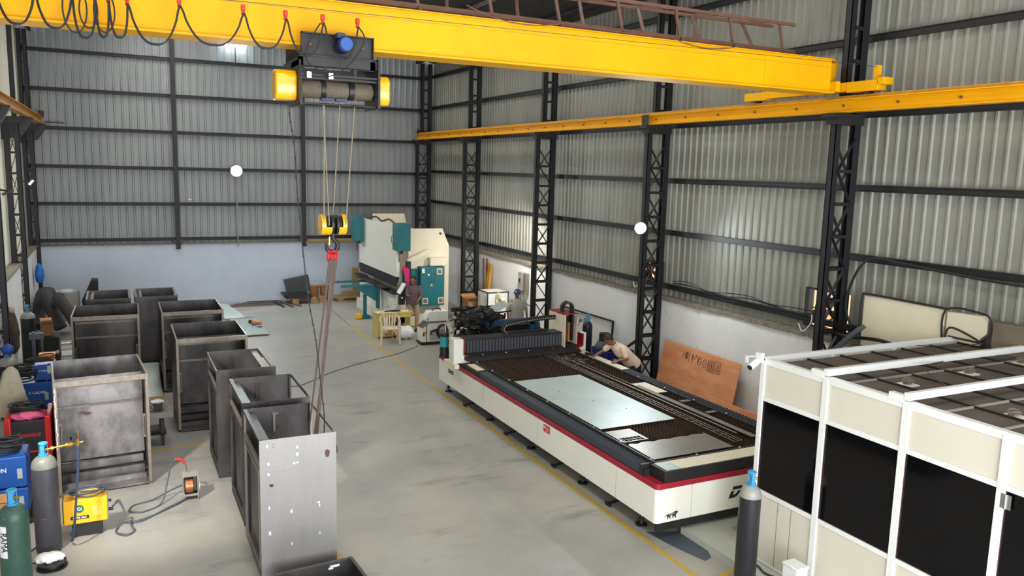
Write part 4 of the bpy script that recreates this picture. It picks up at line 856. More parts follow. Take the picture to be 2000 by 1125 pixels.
for (x0, x1, y0, y1, z0, z1) in ((7.56, 7.98, 23.0, 23.49, 2.47, 3.30), (7.36, 7.67, 27.0, 27.5, 2.42, 3.30)):
    cv = part('cylinder_cover', bx(x0, x1, y0, y1, z0, z1), M_teal, pb, bevel=.01, label='teal ram cylinder cover')
    part('vent_slots', MB().box(x0-.004, x0, y0+.2, y0+.26, z0+.6, z0+.63).box(x0-.004, x0, y0+.34, y0+.40, z0+.6, z0+.63).box(x0-.004, x0, y0+.2, y0+.26, z0+.15, z0+.18).box(x0-.004, x0, y0+.34, y0+.4, z0+.15, z0+.18), M_dk, cv)
    part('cover_handle', MB().tube([(x0-.0, y1-.06, z0+.2), (x0-.05, y1-.06, z0+.24), (x0-.05, y1-.06, z0+.42), (x0, y1-.06, z0+.46)], .008, 6), M_dk, cv)
    part('cylinder_rod', MB().cyl((x0+.2, y0+.2, z0-.1), (x0+.2, y0+.2, z0), .05, 14).cyl((x0+.1, y0+.15, z0-.34), (x0+.1, y0+.15, z0), .015, 8), M_dk, pb)
part('top_hose', MB().tube(catmull([(7.75, 26.8, 3.24), (7.8, 26, 3.32), (7.75, 25.2, 3.24), (7.8, 24.6, 3.33), (7.75, 23.8, 3.24)], 6), .03, 8), M_rub, pb)
part('oil_tank', MB().box(8.75, 9.3, 23.35, 23.61, 1.95, 2.2), M_cream, pb, bevel=.01)
# back arm carrying the console
part('console_arm', MB().bar((8.75, 23.5, 2.42), (8.02, 23.35, 2.12), .10, .13).bar((8.02, 23.35, 2.2), (8.02, 23.35, 1.9), .06, .06), M_cream, pb)
part('guard_panel', MB().box(7.86, 8.15, 23.44, 23.47, 1.0, 1.86), M_teal, pb)
cp = part('console_column', MB().box(7.96, 8.10, 23.30, 23.40, 1.0, 2.12), M_blk, pb)
part('console_screen', MB().bar((7.66, 23.2, 1.15), (7.86, 23.2, 1.46), .26, .05, up=(-.8, 0, .55)), M_plast, pb, bevel=.006, label='tilted pale operator screen'); part('screen_glass', MB().bar((7.68, 23.18, 1.14), (7.87, 23.18, 1.44), .22, .03, up=(-.8, 0, .55)).xf(Matrix.Translation((.03, 0, -.01))), M_blk, pb)
part('button_box', MB().box(7.68, 7.86, 23.15, 23.27, .80, 1.10), M_blk, pb, bevel=.006); part('button', MB().cyl((7.76, 23.15, 1.02), (7.76, 23.13, 1.02), .028, 14), M_plast, pb)
# electrical cabinet
ec2 = thing('electrical_cabinet', 'teal electrical cabinet with louvres fixed to the press brake side', 'electrical cabinet', (8.7, 23.4, .7))
part('body', bx(8.42, 9.22, 23.33, 23.61, .69, 1.93), M_teal, ec2, bevel=.008)
part('cabinet_door', bx(8.43, 9.21, 23.30, 23.33, .70, 1.92), M_teal, ec2, bevel=.004)
part('open_door', bx(8.0, 8.40, 23.50, 23.53, .72, 1.86), M_teal, ec2, bevel=.004)
for (x, z, w_) in ((8.95, 1.68, .18), (8.48, .76, .18), (9.0, .76, .18)): 
    v = part('louvre', bx(x, x+w_, 23.285, 23.30, z, z+.19), M_cream, ec2); part('louvre_mesh', bx(x+.025, x+w_-.025, 23.281, 23.285, z+.03, z+.16), M_mild, v)
part('notice', bx(8.46, 8.55, 23.296, 23.30, 1.74, 1.88), M_plast, ec2)
for i in range(3):
    for j in range(3): part('indicator', MB().cyl((8.68+i*.10, 23.30, 1.68-j*.11), (8.68+i*.10, 23.285, 1.68-j*.11), .014, 10), M_lamps if (i, j) == (0, 0) else M_blk, ec2)
part('warning_sign', MB().prism([(8.73, 1.32), (8.83, 1.32), (8.78, 1.41)], 'y', 23.296, 23.30), M_yel, ec2)
part('cable_loop', MB().tube(catmull([(8.12, 23.4, .84), (8.07, 23.3, .6), (8.15, 23.3, .42), (8.25, 23.3, .5), (8.22, 23.4, .69)], 6), .018, 8), M_rub, ec2)
random.seed(77); b = MB()
for k in range(7):
    x_ = 7.83+.022*k; P = [(x_-.03*math.sin(k), 23.25-.012*(k % 3), 1.98-.02*abs(k-2)), (x_+.02, 23.22+.01*(k % 2), 1.85), (x_+.05+.01*math.sin(k*2), 23.21, 1.70), (x_*.6+.4*7.97+.03, 23.22, 1.55), (x_*.4+.6*7.97+.02, 23.23, 1.44-.02*(k % 3))]
    b.tube(catmull(P, 5), [.03+.012*math.sin(q*.5+k) for q in range(21)], 8)
tag(b.build('hung_cloth', M_fabric, smooth=80), 'bright pink cloth hanging from the press brake console column', 'cloth')
# roller support arms
sa = thing('sheet_support', 'teal sheet support arm on a post in front of the press brake', 'sheet support', (7.24, 25.4, 0))
part('post', bx(7.19, 7.29, 25.35, 25.45, .05, .80), M_teal, sa, bevel=.005); part('post_top', bx(7.2, 7.28, 25.36, 25.44, .80, .86), M_chrome, sa)
part('base', bx(7.12, 7.40, 25.28, 25.52, 0, .10), M_teal, sa); part('motor', bx(6.93, 7.12, 25.3, 25.5, .02, .18), M_wyel, sa, bevel=.01, label='yellow foot motor')
s2 = thing('support_bracket', 'teal triangular sheet bracket on the press brake front', 'bracket', (7.3, 25.0, 1.1))
part('arm', MB().box(6.35, 7.62, 24.95, 25.05, 1.13, 1.2), M_teal, s2); part('gusset', MB().prism([(6.75, 1.13), (7.62, 1.13), (7.62, .55)], 'y', 24.98, 25.02), M_teal, s2); part('leg', MB().box(7.52, 7.60, 24.9, 25.1, .4, 1.13), M_teal, s2)
part('support_arm', MB().box(6.25, 7.62, 26.5, 26.6, 1.06, 1.12), M_teal, pb, label='long teal bar sticking out')
tag(MB().box(7.4, 7.75, 24.2, 26.8, 1.175, 1.2).box(7.35, 7.6, 25.2, 26.9, 1.2, 1.225).box(7.42, 7.7, 26.6, 27.4, 1.225, 1.26).build('tool_bars', M_dk), 'dark press tool lengths lying on the press brake bed', 'press tools')
# ================================================================ DESK, CHAIR, BAG, WELDING MACHINES
dkk = thing('work_desk', 'pale yellow wooden desk covered with papers before the press brake', 'desk', (7.25, 22.35, 0))
M_desk = mat('desk_yellow', (198, 176, 104), .6, c2=(180, 156, 88), scale=3)
part('top', bx(6.68, 7.78, 22.2, 22.7, .72, .75), M_desk, dkk, bevel=.004); part('side', bx(6.70, 6.74, 22.22, 22.68, 0, .72), M_desk, dkk); part('side', bx(7.70, 7.74, 22.22, 22.68, 0, .72), M_desk, dkk)
part('divider', bx(7.16, 7.19, 22.22, 22.68, 0, .72), M_desk, dkk); part('front_skirt', bx(6.74, 7.70, 22.215, 22.235, .60, .72), M_desk, dkk); part('shelf', bx(7.19, 7.70, 22.22, 22.68, .30, .32), M_desk, dkk); part('shelf', bx(6.74, 7.70, 22.22, 22.68, .04, .07), M_card, dkk)
part('left_panel', bx(6.74, 6.92, 22.225, 22.235, .07, .60), M_desk, dkk)
for i, (x, y, a, m_, l) in enumerate(((6.82, 22.4, .3, M_plast, 'white paper sheet at the left end of the yellow desk'), (7.1, 22.55, -.3, M_plast, 'white paper sheet in the middle of the yellow desk'), (7.58, 22.36, .5, M_plast, 'white paper sheet hanging over the right end of the yellow desk'))):
    o = tag(MB().box(-.11, .11, -.08, .08, 0, .006).build('paper_sheet', m_, world=False, smooth=0), l, 'paper', 'papers on the desk'); o.location = (x, y, .751); o.rotation_euler = (0, 0, a)
tag(MB().box(6.98, 7.2, 22.32, 22.42, .751, .79).box(7.2, 7.45, 22.36, 22.5, .751, .78).tube(catmull([(7.0, 22.3, .78), (7.2, 22.26, .8), (7.4, 22.3, .78)], 5), .015, 6).build('hand_tools', M_dk), 'dark tools lying among papers on the yellow desk', 'tools')
tag(MB().ell((7.42, 22.45, .37), (.16, .1, .05), 12, 7).ell((7.35, 22.4, .40), (.08, .06, .04)).build('black_bundle', M_blk), 'black bundle on the shelf of the yellow desk', 'bundle')
# chair
chn = thing('plastic_chair', 'cream plastic armchair in front of the yellow desk', 'chair', (6.9, 21.62, 0), R(-14))
seat = MB().prism([(-.24, -.22), (.24, -.22), (.22, .22), (-.22, .22)], 'z', .41, .44); part('seat', seat, M_chair, chn, bevel=.01, local=True)
for (x, y) in ((-.25, -.24), (.25, -.24), (-.22, .24), (.22, .24)):
    h = .62 if y < 0 else .43
    part('leg', MB().tube([(x*1.06, y*1.1, 0), (x, y, .43), (x*1.05, y*.95, h)], [.03, .036, .028], 8), M_chair, chn, local=True)
arm = MB()
for s_ in (-1, 1): arm.tube(catmull([(s_*.265, -.22, .63), (s_*.28, 0, .65), (s_*.25, .22, .72)], 5), .022, 8)
part('armrest', arm, M_chair, chn, local=True)
bk = MB().tube(catmull([(-.25, .22, .43), (-.25, .26, .66), (-.17, .29, .79), (0, .30, .82), (.17, .29, .79), (.25, .26, .66), (.25, .22, .43)], 5), .02, 8)
for k in range(5): bk.bar((-.14+k*.07, .22, .43), (-.16+k*.08, .29, .79), .03, .012, up=(0, 1, 0))
part('backrest', bk, M_chair, chn, local=True)
# crumpled bag
def lump(c, r, seed, n=22, m=12, amp=.22):
    random.seed(seed); ph = [random.random()*6.28 for _ in range(8)]; b = MB(); b.ell(c, r, n, m); c = Vector(c)
    out = []
    for v in b.v:
        d = v-c; u = d.normalized() if d.length else d
        k = 1+amp*(.4*math.sin(5*u.x+ph[0])*math.cos(6*u.y+ph[1])+.35*math.sin(9*u.z+7*u.x+ph[2])+.3*math.cos(11*u.y-5*u.z+ph[3]))
        out.append(c+d*k)
    b.v = [Vector((v.x, v.y, max(v.z, c.z-r[2]*.9))) for v in out]; return b
tag(lump((7.46, 21.95, .19), (.28, .2, .2), 4).build('plastic_bag', M_plast, smooth=60), 'crumpled white plastic bag on the floor beside the desk', 'bag')
wm = thing('laser_welder', 'white wheeled hand laser welder with coiled black hose and red logo', 'welding machine', (8.1, 21.1, 0))
P = [(20.72, .08), (20.72, .52), (20.95, .66), (21.35, .70), (21.35, .08)]
part('body', MB().prism([(7.62, .08), (7.62, .50), (7.80, .64), (8.5, .66), (8.5, .08)][::-1], 'y', 20.95, 21.35), M_white, wm, bevel=.008)
part('black_frame', MB().bar((7.62, 20.945, .50), (7.80, 20.945, .64), .02, .02).bar((7.80, 20.945, .64), (8.5, 20.945, .66), .02, .02).bar((7.76, 20.945, .10), (7.76, 20.945, .60), .015, .02, up=(0,1,0)).box(7.6, 8.52, 20.93, 21.37, .04, .09), M_blk, wm)
part('control_panel', MB().prism([(7.612, .50), (7.80, .65), (7.80, .665), (7.60, .51)], 'y', 21.0, 21.3), M_blk, wm)
part('mesh_grille', bx(7.85, 8.45, 20.944, 20.95, .12, .42), mat('mesh_grey', (176, 174, 168), .6), wm)
part('logo', MB().box(7.65, 7.69, 20.945, 20.95, .26, .38).box(7.65, 7.73, 20.945, 20.95, .26, .285).box(7.65, 7.73, 20.945, 20.95, .31, .33).box(7.70, 7.73, 20.945, 20.95, .33, .39), M_red, wm)
for x in (7.7, 8.4):
    for y in (21.0, 21.3): part('castor', MB().cyl((x, y-.02, .04), (x, y+.02, .04), .04, 14), M_blk, wm)
b = MB()
for k in range(4): b.tube([(8.22+(.17-.012*k)*math.cos(a), 20.90-.014*k, .38+(.20-.012*k)*math.sin(a)) for a in [2*PI*i/30 for i in range(30)]], .016, 8, closed=True)
part('hose_coil', b, M_rub, wm); part('welding_gun', MB().bar((7.88, 20.90, .40), (8.06, 20.90, .44), .04, .045).bar((7.90, 20.9, .40), (7.86, 20.9, .30), .03, .03), M_blk, wm)
cu2 = thing('water_chiller', 'small white box unit standing on the wheeled laser welder', 'chiller', (8.1, 21.2, .66))
part('body', MB().prism([(7.78, .665), (7.78, .82), (7.86, .94), (8.42, .95), (8.42, .665)][::-1], 'y', 21.0, 21.32), M_plast, cu2, bevel=.01); part('handle', MB().tube(catmull([(8.0, 21.15, .95), (8.05, 21.15, 1.0), (8.2, 21.15, 1.0), (8.26, 21.15, .95)], 5), .018, 8), M_blk, cu2); part('socket', bx(7.80, 7.83, 20.99, 21.0, .70, .76), M_blk, cu2)
# ================================================================ THINGS ALONG THE RIGHT WALL
wcab = thing('stabiliser_cabinet', 'white louvred cabinet with black edges beside the fan', 'metal cabinet', (10.5, 22.6, 0))
part('body', bx(10.22, 10.92, 22.2, 22.95, .08, 1.20), M_alu, wcab)
e_ = MB()
for (x, y) in ((10.22, 22.2), (10.92, 22.2), (10.22, 22.95)): e_.box(x-.015, x+.015, y-.015, y+.015, .05, 1.21)
e_.box(10.2, 10.94, 22.185, 22.215, 1.19, 1.22).box(10.205, 10.235, 22.2, 22.95, 1.19, 1.22).box(10.2, 10.94, 22.18, 22.97, .03, .09)
part('edge_frame', e_, M_blk, wcab)
b = MB()
for c_ in range(2):
    for k in range(13): b.box(10.20, 10.221, 22.28+c_*.48, 22.40+c_*.48, .2+k*.07, .215+k*.07)
part('louvres', b, M_cylsh, wcab); part('sticker', MB().box(10.50, 10.62, 22.196, 22.2, 1.05, 1.14), mat('lime_sticker', (200, 214, 70), .6), wcab)
fn = thing('pedestal_fan', 'cream pedestal fan standing before the white cabinet', 'fan', (10.3, 21.5, 0))
part('base', MB().lathe([(.2, 0), (.2, .03), (.05, .06)], (10.33, 21.5, 0), 24), M_chair, fn); part('pole', MB().cyl((10.33, 21.5, .05), (10.33, 21.5, .95), .018, 12), M_chair, fn)
rm = MB().tube([(10.24+.0*k, 21.45+.25*math.cos(a), 1.08+.25*math.sin(a)) for k, a in enumerate([2*PI*i/32 for i in range(32)])], .012, 8, closed=True)
for k in range(24):
    a = 2*PI*k/24; rm.tube([(10.17, 21.45+.05*math.cos(a), 1.08+.05*math.sin(a)), (10.18, 21.45+.16*math.cos(a), 1.08+.16*math.sin(a)), (10.24, 21.45+.25*math.cos(a), 1.08+.25*math.sin(a))], .004, 4)
part('guard', rm, M_chair, fn)
for k in range(3):
    a = 2*PI*k/3+.4; part('blade', MB().prism([(0, -.03), (.2, -.09), (.22, .02), (.12, .09), (0, .03)], 'z', 0, .006).xf(Matrix.Translation((10.24, 21.45, 1.08)) @ Matrix.Rotation(a, 4, 'X') @ Matrix.Rotation(PI/2, 4, 'Y') @ Matrix.Rotation(.4, 4, 'X')), M_chair, fn)
part('motor', MB().lathe([(.03, 10.24), (.07, 10.28), (.075, 10.42), (.03, 10.46)], (0, 21.45, 1.08), 20, 'x'), M_cream, fn, bevel=.004)
def carton(label, x, y, w, d, h, rz, open_=True, z=0):
    t = thing('cardboard_box', label, 'cardboard box', (x, y, z), rz, 'cardboard boxes'); kw = dict(local=True)
    th = .008
    part('walls', MB().box(-w/2, w/2, -d/2, -d/2+th, 0, h).box(-w/2, w/2, d/2-th, d/2, 0, h).box(-w/2, -w/2+th, -d/2, d/2, 0, h).box(w/2-th, w/2, -d/2, d/2, 0, h).box(-w/2, w/2, -d/2, d/2, 0, th), M_card, t, **kw)
    if open_:
        for (p, q, u) in (((-w/2, -d/2, h), (w/2, -d/2, h), (0, -1, .3)), ((-w/2, d/2, h), (w/2, d/2, h), (0, 1, .6))):
            u = Vector(u).normalized()*d*.35; p, q = Vector(p), Vector(q); part('flap', MB().add([p, q, q+u, p+u, p+Vector((0, 0, .006)), q+Vector((0, 0, .006)), q+u+Vector((0, 0, .006)), p+u+Vector((0, 0, .006))], [(0,1,2,3),(7,6,5,4),(0,4,5,1),(1,5,6,2),(2,6,7,3),(3,7,4,0)]), M_card, t, **kw)
    else: part('lid', bx(-w/2, w/2, -d/2, d/2, h-.006, h), M_card, t, **kw)
    return t
carton('open brown cardboard box between the lattice column and white cabinet', 10.26, 23.5, .5, .45, .45, R(3), z=0.40)
tag(bx(9.96, 10.56, 23.22, 23.78, 0, .395).build('wooden_crate', M_dk), 'dark low crate under the open brown cardboard box', 'crate')
carton('upper brown cardboard box behind the press brake side', 9.75, 25.6, .5, .45, .45, R(5), False, z=.78)
t = thing('small_stove_unit', 'grey dusty metal unit on the floor behind the press brake', 'metal unit', (9.7, 25.4, 0)); part('body', bx(9.45, 10.0, 25.1, 25.7, 0, .775), M_cylsh, t, bevel=.02); part('slot', bx(9.62, 9.82, 25.09, 25.1, .58, .66), M_blk, t)
tag(MB().bar((9.75, 26.2, 1.5), (10.25, 26.2, 1.62), .3, .03, up=(0, -1, .6)).bar((10.0, 26.3, 0), (10.0, 26.3, 1.5), .05, .05).build('leaning_board', M_card), 'brown board propped up beyond the press brake', 'board')
for i, x in enumerate((10.98, 11.05)):
    tag(MB().bar((x, 24.15-i*.12, 0), (x, 24.25-i*.12, 2.05), .05, .05).build('wooden_batten', M_rust), ['reddish wooden batten leaning right against the lattice column', 'reddish wooden batten leaning on the wall just right of its twin'][i], 'batten', 'battens by the column')
for i in range(2):
    tag(MB().bar((10.85, 23.92-i*.13, 0), (11.06, 23.92-i*.13, 1.9), .07, .07).build('yellow_bar', M_rustyel), ['yellow steel bar leaning on the wall, the left one above the white cabinet', 'yellow steel bar leaning on the wall, the right one above the white cabinet'][i], 'steel bar', 'yellow bars by the wall')
t = thing('switch_box', 'grey electrical switch box on the wall beside the man in the cap', 'switch box', (11.08, 21.5, 1.3))
part('box', bx(10.96, 11.12, 21.38, 21.62, 1.36, 1.92), M_cylsh, t, bevel=.006); part('side_box', bx(11.0, 11.12, 21.18, 21.36, 1.28, 1.9), M_mild, t); part('handle', bx(10.93, 10.96, 21.47, 21.52, 1.62, 1.72), M_blk, t); part('conduit', MB().cyl((11.09, 21.66, 0), (11.09, 21.66, 1.4), .014, 8), M_cylsh, t)
part('cable', MB().tube(catmull([(11.0, 21.4, 1.36), (11.0, 21.1, 1.02), (11.0, 20.7, 1.05), (11.02, 20.6, 1.6), (11.04, 20.7, 2.1)], 6), .014, 6), M_rub, t)
t = thing('wall_frame', 'thin black rectangular frame leaning on the white right wall', 'frame', (11.05, 17.7, 0))
part('frame_bar', MB().bar((11.06, 18.95, 1.27), (11.06, 16.48, 1.30), .05, .035), M_blk, t); part('frame_bar', MB().bar((11.0, 16.48, .0), (11.06, 16.48, 1.30), .05, .035, up=(0, 1, 0)), M_blk, t); part('frame_bar', MB().bar((11.0, 18.95, .0), (11.06, 18.95, 1.27), .05, .035, up=(0, 1, 0)), M_blk, t); part('frame_bar', MB().bar((11.0, 18.95, .02), (11.0, 16.48, .02), .05, .035), M_blk, t)
M_bin = mat('bin_blue', (28, 40, 112), .5)
t = thing('blue_bin', 'deep blue open bin behind the bending man', 'bin', (10.55, 15.75, 0)); part('tub', MB().box(10.25, 10.27, 15.4, 16.15, 0, .80).box(10.95, 10.97, 15.4, 16.15, 0, .80).box(10.25, 10.97, 15.4, 15.42, 0, .80).box(10.25, 10.97, 16.13, 16.15, 0, .8).box(10.25, 10.97, 15.4, 16.15, 0, .02), M_bin, t, bevel=.004); part('fill', lump((10.6, 15.78, .62), (.3, .32, .12), 9), M_dk, t, label='dark scrap inside')
t = thing('black_bucket', 'grey-black bucket upside down on the blue bin rim', 'bucket', (10.5, 16.0, .8)); part('brim', MB().lathe([(.24, .80), (.24, .815), (.15, .95)], (10.5, 15.98, 0), 24), M_greyc, t); part('drum', MB().lathe([(.14, .95), (.13, 1.14)], (10.5, 15.98, 0), 24), M_blk, t)
tag(MB().bar((10.5, 15.55, .66), (11.0, 15.05, 1.25), .16, .06).build('sheet_offcut', M_dk), 'dark folded sheet offcut sticking up beside the lattice column', 'offcut')
# plywood
def leaning(label, y0, y1, xb, xt, h, m, z0=0., th=.018):
    b = MB(); dx = xt-xb; b.add([(xb, y0, z0), (xb, y1, z0), (xt, y1, h), (xt, y0, h), (xb+th, y0, z0), (xb+th, y1, z0), (xt+th, y1, h), (xt+th, y0, h)], [(0,1,2,3),(7,6,5,4),(0,4,5,1),(1,5,6,2),(2,6,7,3),(3,7,4,0)])
    return tag(b.build('plywood_sheet', m, smooth=0), label, 'plywood', 'plywood on the right wall')
pw = leaning('big orange plywood sheet with scribbled symbols leaning on the wall', 11.78, 14.25, 10.72, 10.98, 1.30, M_ply)
leaning('low orange plywood piece leaning in front of the big scribbled sheet', 10.1, 12.6, 10.52, 10.64, .56, M_ply)
# the drawn symbols (line work pressed onto the sheet)
def onply(u, w):  # u along the sheet from the far edge, w height
    f = w/1.30; return (10.72+.26*f-.003, 14.25-u, w)
sb = MB()
def stroke(P): sb.tube([onply(u, w) for u, w in P], .0045, 5)
def ring(u, w, a, b_, n=16): sb.tube([onply(u+a*math.cos(2*PI*k/n), w+b_*math.sin(2*PI*k/n)) for k in range(n)], .0045, 5, closed=True)
u0_ = .72
stroke([(u0_, 1.20), (u0_, 1.04)]); stroke([(u0_+.02, 1.13), (u0_+.06, 1.13)]); ring(u0_+.12, 1.12, .05, .08); ring(u0_+.12, 1.12, .025, .05); stroke([(u0_+.12, 1.2), (u0_+.12, 1.04)])
stroke([(u0_+.21, 1.22), (u0_+.21, 1.0)]); stroke([(u0_+.27, 1.17), (u0_+.40, 1.14), (u0_+.38, 1.08), (u0_+.28, 1.06)]); stroke([(u0_+.32, 1.2), (u0_+.31, 1.0)]); stroke([(u0_+.27, 1.12), (u0_+.36, 1.11)]); ring(u0_+.43, 1.18, .012, .02, 8)
ring(u0_+.54, 1.10, .065, .09); stroke([(u0_+.50, 1.15), (u0_+.58, 1.13)]); stroke([(u0_+.54, 1.16), (u0_+.50, 1.04)]); stroke([(u0_+.50, 1.08), (u0_+.59, 1.07)])
ring(u0_+.72, 1.08, .055, .085); stroke([(u0_+.70, 1.12), (u0_+.74, 1.08), (u0_+.70, 1.05)])
stroke([(u0_+.82, .98), (u0_+.82, 1.18), (u0_+.95, 1.18), (u0_+.95, .98), (u0_+.82, .98)]); ring(u0_+.885, 1.08, .045, .08); stroke([(u0_+.885, 1.12), (u0_+.885, 1.04)])
stroke([(u0_+.99, .96), (u0_+.99, 1.19), (u0_+1.20, 1.19), (u0_+1.20, .96), (u0_+.82, .96)]); stroke([(u0_+1.02, 1.0), (u0_+1.02, 1.15), (u0_+1.15, 1.15), (u0_+1.15, 1.0), (u0_+1.02, 1.0)]); stroke([(u0_+1.05, 1.11), (u0_+1.12, 1.11), (u0_+1.12, 1.07), (u0_+1.06, 1.07)]); stroke([(u0_+1.06, 1.03), (u0_+1.12, 1.03)])
o = sb.build('drawn_symbols', M_dk, pw)
# cream panels and exhaust fans on the cladding
t = thing('insulation_panel', 'large cream wall panel above the cabin roof, dusty black edge', 'wall panel', (11.1, 8.3, 2.3)); part('panel', bx(11.02, 11.10, 7.64, 9.08, 2.26, 3.10), M_cream, t, bevel=.01); part('black_edge', MB().tube(catmull([(11.0, 9.12, 2.5), (11.0, 9.10, 3.06), (11.0, 9.0, 3.13), (11.0, 8.3, 3.13), (11.0, 7.6, 3.12)], 6), .018, 8), M_rub, t)
t = thing('insulation_panel', 'small cream wall panel with rounded black end over the cabin roof', 'wall panel', (11.1, 7.2, 2.4)); part('panel', MB().prism([(7.60, 2.42), (7.60, 3.08), (7.05, 3.1), (6.97, 3.03), (6.97, 2.85), (7.05, 2.78), (7.15, 2.42)][::-1], 'x', 11.02, 11.10), M_cream, t, bevel=.008); part('black_edge', MB().tube(catmull([(11.0, 7.61, 2.5), (11.0, 7.61, 3.1), (11.0, 7.05, 3.14), (11.0, 6.92, 3.05), (11.0, 6.92, 2.85), (11.0, 7.05, 2.72)], 6), .016, 8), M_rub, t)
struct(bx(10.98, 11.12, 3.0, 6.86, 2.2, 3.06).build('trim_2', mat('sooty_concrete', (128, 116, 98), .9, c2=(78, 68, 58), scale=1.6, amt=.95)))
for y, z, l in ((10.04, 2.68, 'exhaust fan with bright daylight behind, beside the lattice column by the cabin'), (15.24, 2.73, 'exhaust fan in a bright opening behind the column with the floodlight')):
    t = thing('exhaust_fan', l, 'exhaust fan', (11.25, y, z-.3), 0, 'exhaust fans')
    s_ = .43 if y < 12 else .42
    h_ = .32 if y < 12 else .22
    part('frame', MB().box(11.20, 11.26, y-s_-.03, y-s_, z-h_, z+h_).box(11.2, 11.26, y+s_, y+s_+.03, z-h_, z+h_).box(11.2, 11.26, y-s_-.03, y+s_+.03, z+h_, z+h_+.03).box(11.2, 11.26, y-s_-.03, y+s_+.03, z-h_-.03, z-h_), M_dk, t)
    part('guard_ring', MB().tube([(11.22, y+.22*math.cos(a), z+.2*math.sin(a)) for a in [2*PI*k/24 for k in range(24)]], .014, 6, closed=True).bar((11.22, y-.3, z), (11.22, y+.3, z), .03, .02).bar((11.22, y, z-h_), (11.22, y, z+h_), .03, .02), M_dk, t)
    part('motor', MB().cyl((11.05, y+.05, z-.08), (11.24, y+.05, z-.08), .09, 18), M_blk, t)
    for k in range(4):
        a = PI/2*k+.5; part('blade', MB().prism([(.03, -.03), (.2, -.08), (.2, .05), (.03, .03)], 'z', 0, .006).xf(Matrix.Translation((11.25, y, z)) @ Matrix.Rotation(a, 4, 'X') @ Matrix.Rotation(PI/2, 4, 'Y')), M_rust, t)
    part('white_cable', MB().tube(catmull([(11.04, y+.12, z-.1), (11.0, y+.1, z-.25), (10.98, y+.25, z-.42), (11.02, y+.4, z-.3)], 5), .011, 6), M_plast, t)
# orange earth bank seen through the openings
struct(MB().prism([(13.2, 0), (16.0, 0), (16.0, 4.2), (15.6, 4.2)], 'y', 5, 24).build('outside_bank', mat('laterite_bank', (222, 140, 84), .9, c2=(240, 214, 180), scale=1.2, amt=.9)))
b = MB(); P = [(11.08, 14.2-.6*k, 2.58+.03*math.sin(k*1.9)) for k in range(8)]
tag(MB().tube(catmull(P, 6), .016, 6).tube(catmull([(p[0]-.02, p[1], p[2]+.05+.03*math.sin(i*2.3)) for i, p in enumerate(P)], 6), .011, 6).build('wall_cable', M_rub), 'black cables running along the lowest rail between two lattice columns', 'cable')
tag(MB().tube(catmull([(11.05, 9.3, 2.5), (11.03, 9.45, 2.9), (11.02, 9.25, 3.5), (11.02, 8.95, 3.72), (11.02, 8.4, 3.70), (11.02, 7.0, 3.62), (11.02, 5.0, 3.6)], 8), .022, 8).build('wall_pipe', M_rub), 'bent black pipe rising on the cladding above the cream panels', 'pipe')
tag(MB().tube(catmull([(11.0, 9.9, 2.42), (10.9, 9.3, 2.38), (10.9, 8.6, 2.44), (10.8, 8.0, 2.4), (10.8, 7.7, 2.34)], 8), .03, 8).build('wall_pipe', M_rub), 'sagging thick black cable low across the large cream panel', 'pipe')
tag(MB().tube(catmull([(10.95, 7.55, 2.70), (10.95, 7.5, 2.85), (10.9, 7.3, 2.86), (10.85, 6.95, 2.76), (10.9, 7.2, 2.74), (10.95, 7.5, 2.73)], 8), .016, 8).build('pipe_loop', M_rub), 'black insulated pipe loop on the cabin roof by the cream panel', 'pipe')
tag(MB().bar((10.6, 9.2, 2.2), (10.75, 8.85, 2.62), .35, .06).build('grey_board', M_greyc), 'grey plastic board propped behind the cabin roof edge', 'board')
# ================================================================ BLUE PIPE RACK AND JIG PILE BEHIND THE GANTRY
t = thing('pipe_stand', 'blue steel stand with dark rollers behind the laser gantry', 'pipe stand', (8.5, 17.4, 0)); M_sb = mat('stand_blue', (34, 84, 116), .5, c2=(28, 66, 92), scale=6, amt=.8)
part('frame_leg', bx(7.9, 8.03, 17.2, 17.35, 0, 1.38), M_sb, t); part('frame_leg', bx(9.1, 9.22, 17.2, 17.35, 0, 1.36), M_sb, t); part('frame_top', bx(8.03, 9.25, 17.2, 17.35, 1.22, 1.36), M_sb, t)
part('roller', MB().cyl((7.95, 17.5, 1.08), (9.35, 17.5, 1.08), .16, 22), M_blk, t); part('roller_end', MB().cyl((9.3, 17.5, 1.12), (9.42, 17.5, 1.12), .22, 24), M_sb, t); part('table_top', MB().box(7.7, 9.1, 17.4, 18.0, .85, .92), M_dk, t); part('cap', MB().box(7.96, 7.99, 17.24, 17.28, 1.38, 1.43).box(8.0, 8.03, 17.24, 17.28, 1.38, 1.43), M_chrome, t)
random.seed(11); b = MB()
for k in range(230):
    x = 7.28+.78*random.random()**.9; y = 17.0+.7*random.random(); top = 1.66-.2*abs(x-7.6); z = .12+(top-.12)*random.random()
    r_ = .05+.05*random.random(); a = random.random()*PI; e = random.random()*.8-.4
    d = Vector((math.cos(a)*math.cos(e), math.sin(a)*math.cos(e), math.sin(e)))*(.07+.1*random.random()); c_ = Vector((x, y, z))
    k_ = k % 4
    if k_ == 0: b.cyl(c_-d, c_+d, r_, 10)
    elif k_ == 1: b.bar(c_-d*1.4, c_+d*1.4, .03, .07)
    elif k_ == 2: b.bar(c_-d*.6, c_+d*.6, r_*1.4, r_*.9)
    else: b.tube(catmull([c_-d*1.6, c_+Vector((0, 0, .08)), c_+d*1.6], 4), .016, 6)
tag(b.build('machine_scrap_pile', M_dk), 'tangled dark heap of clamps and fittings behind the laser gantry', 'scrap heap', kind='stuff')
b = MB()
for k in range(14):
    x, y, z = 6.98+.2*random.random(), 17.2+.3*random.random(), .2+1.35*k/14; b.lathe([(.03, z), (.045, z+.01), (.045, z+.05), (.02, z+.06)], (x, y, 0), 8)
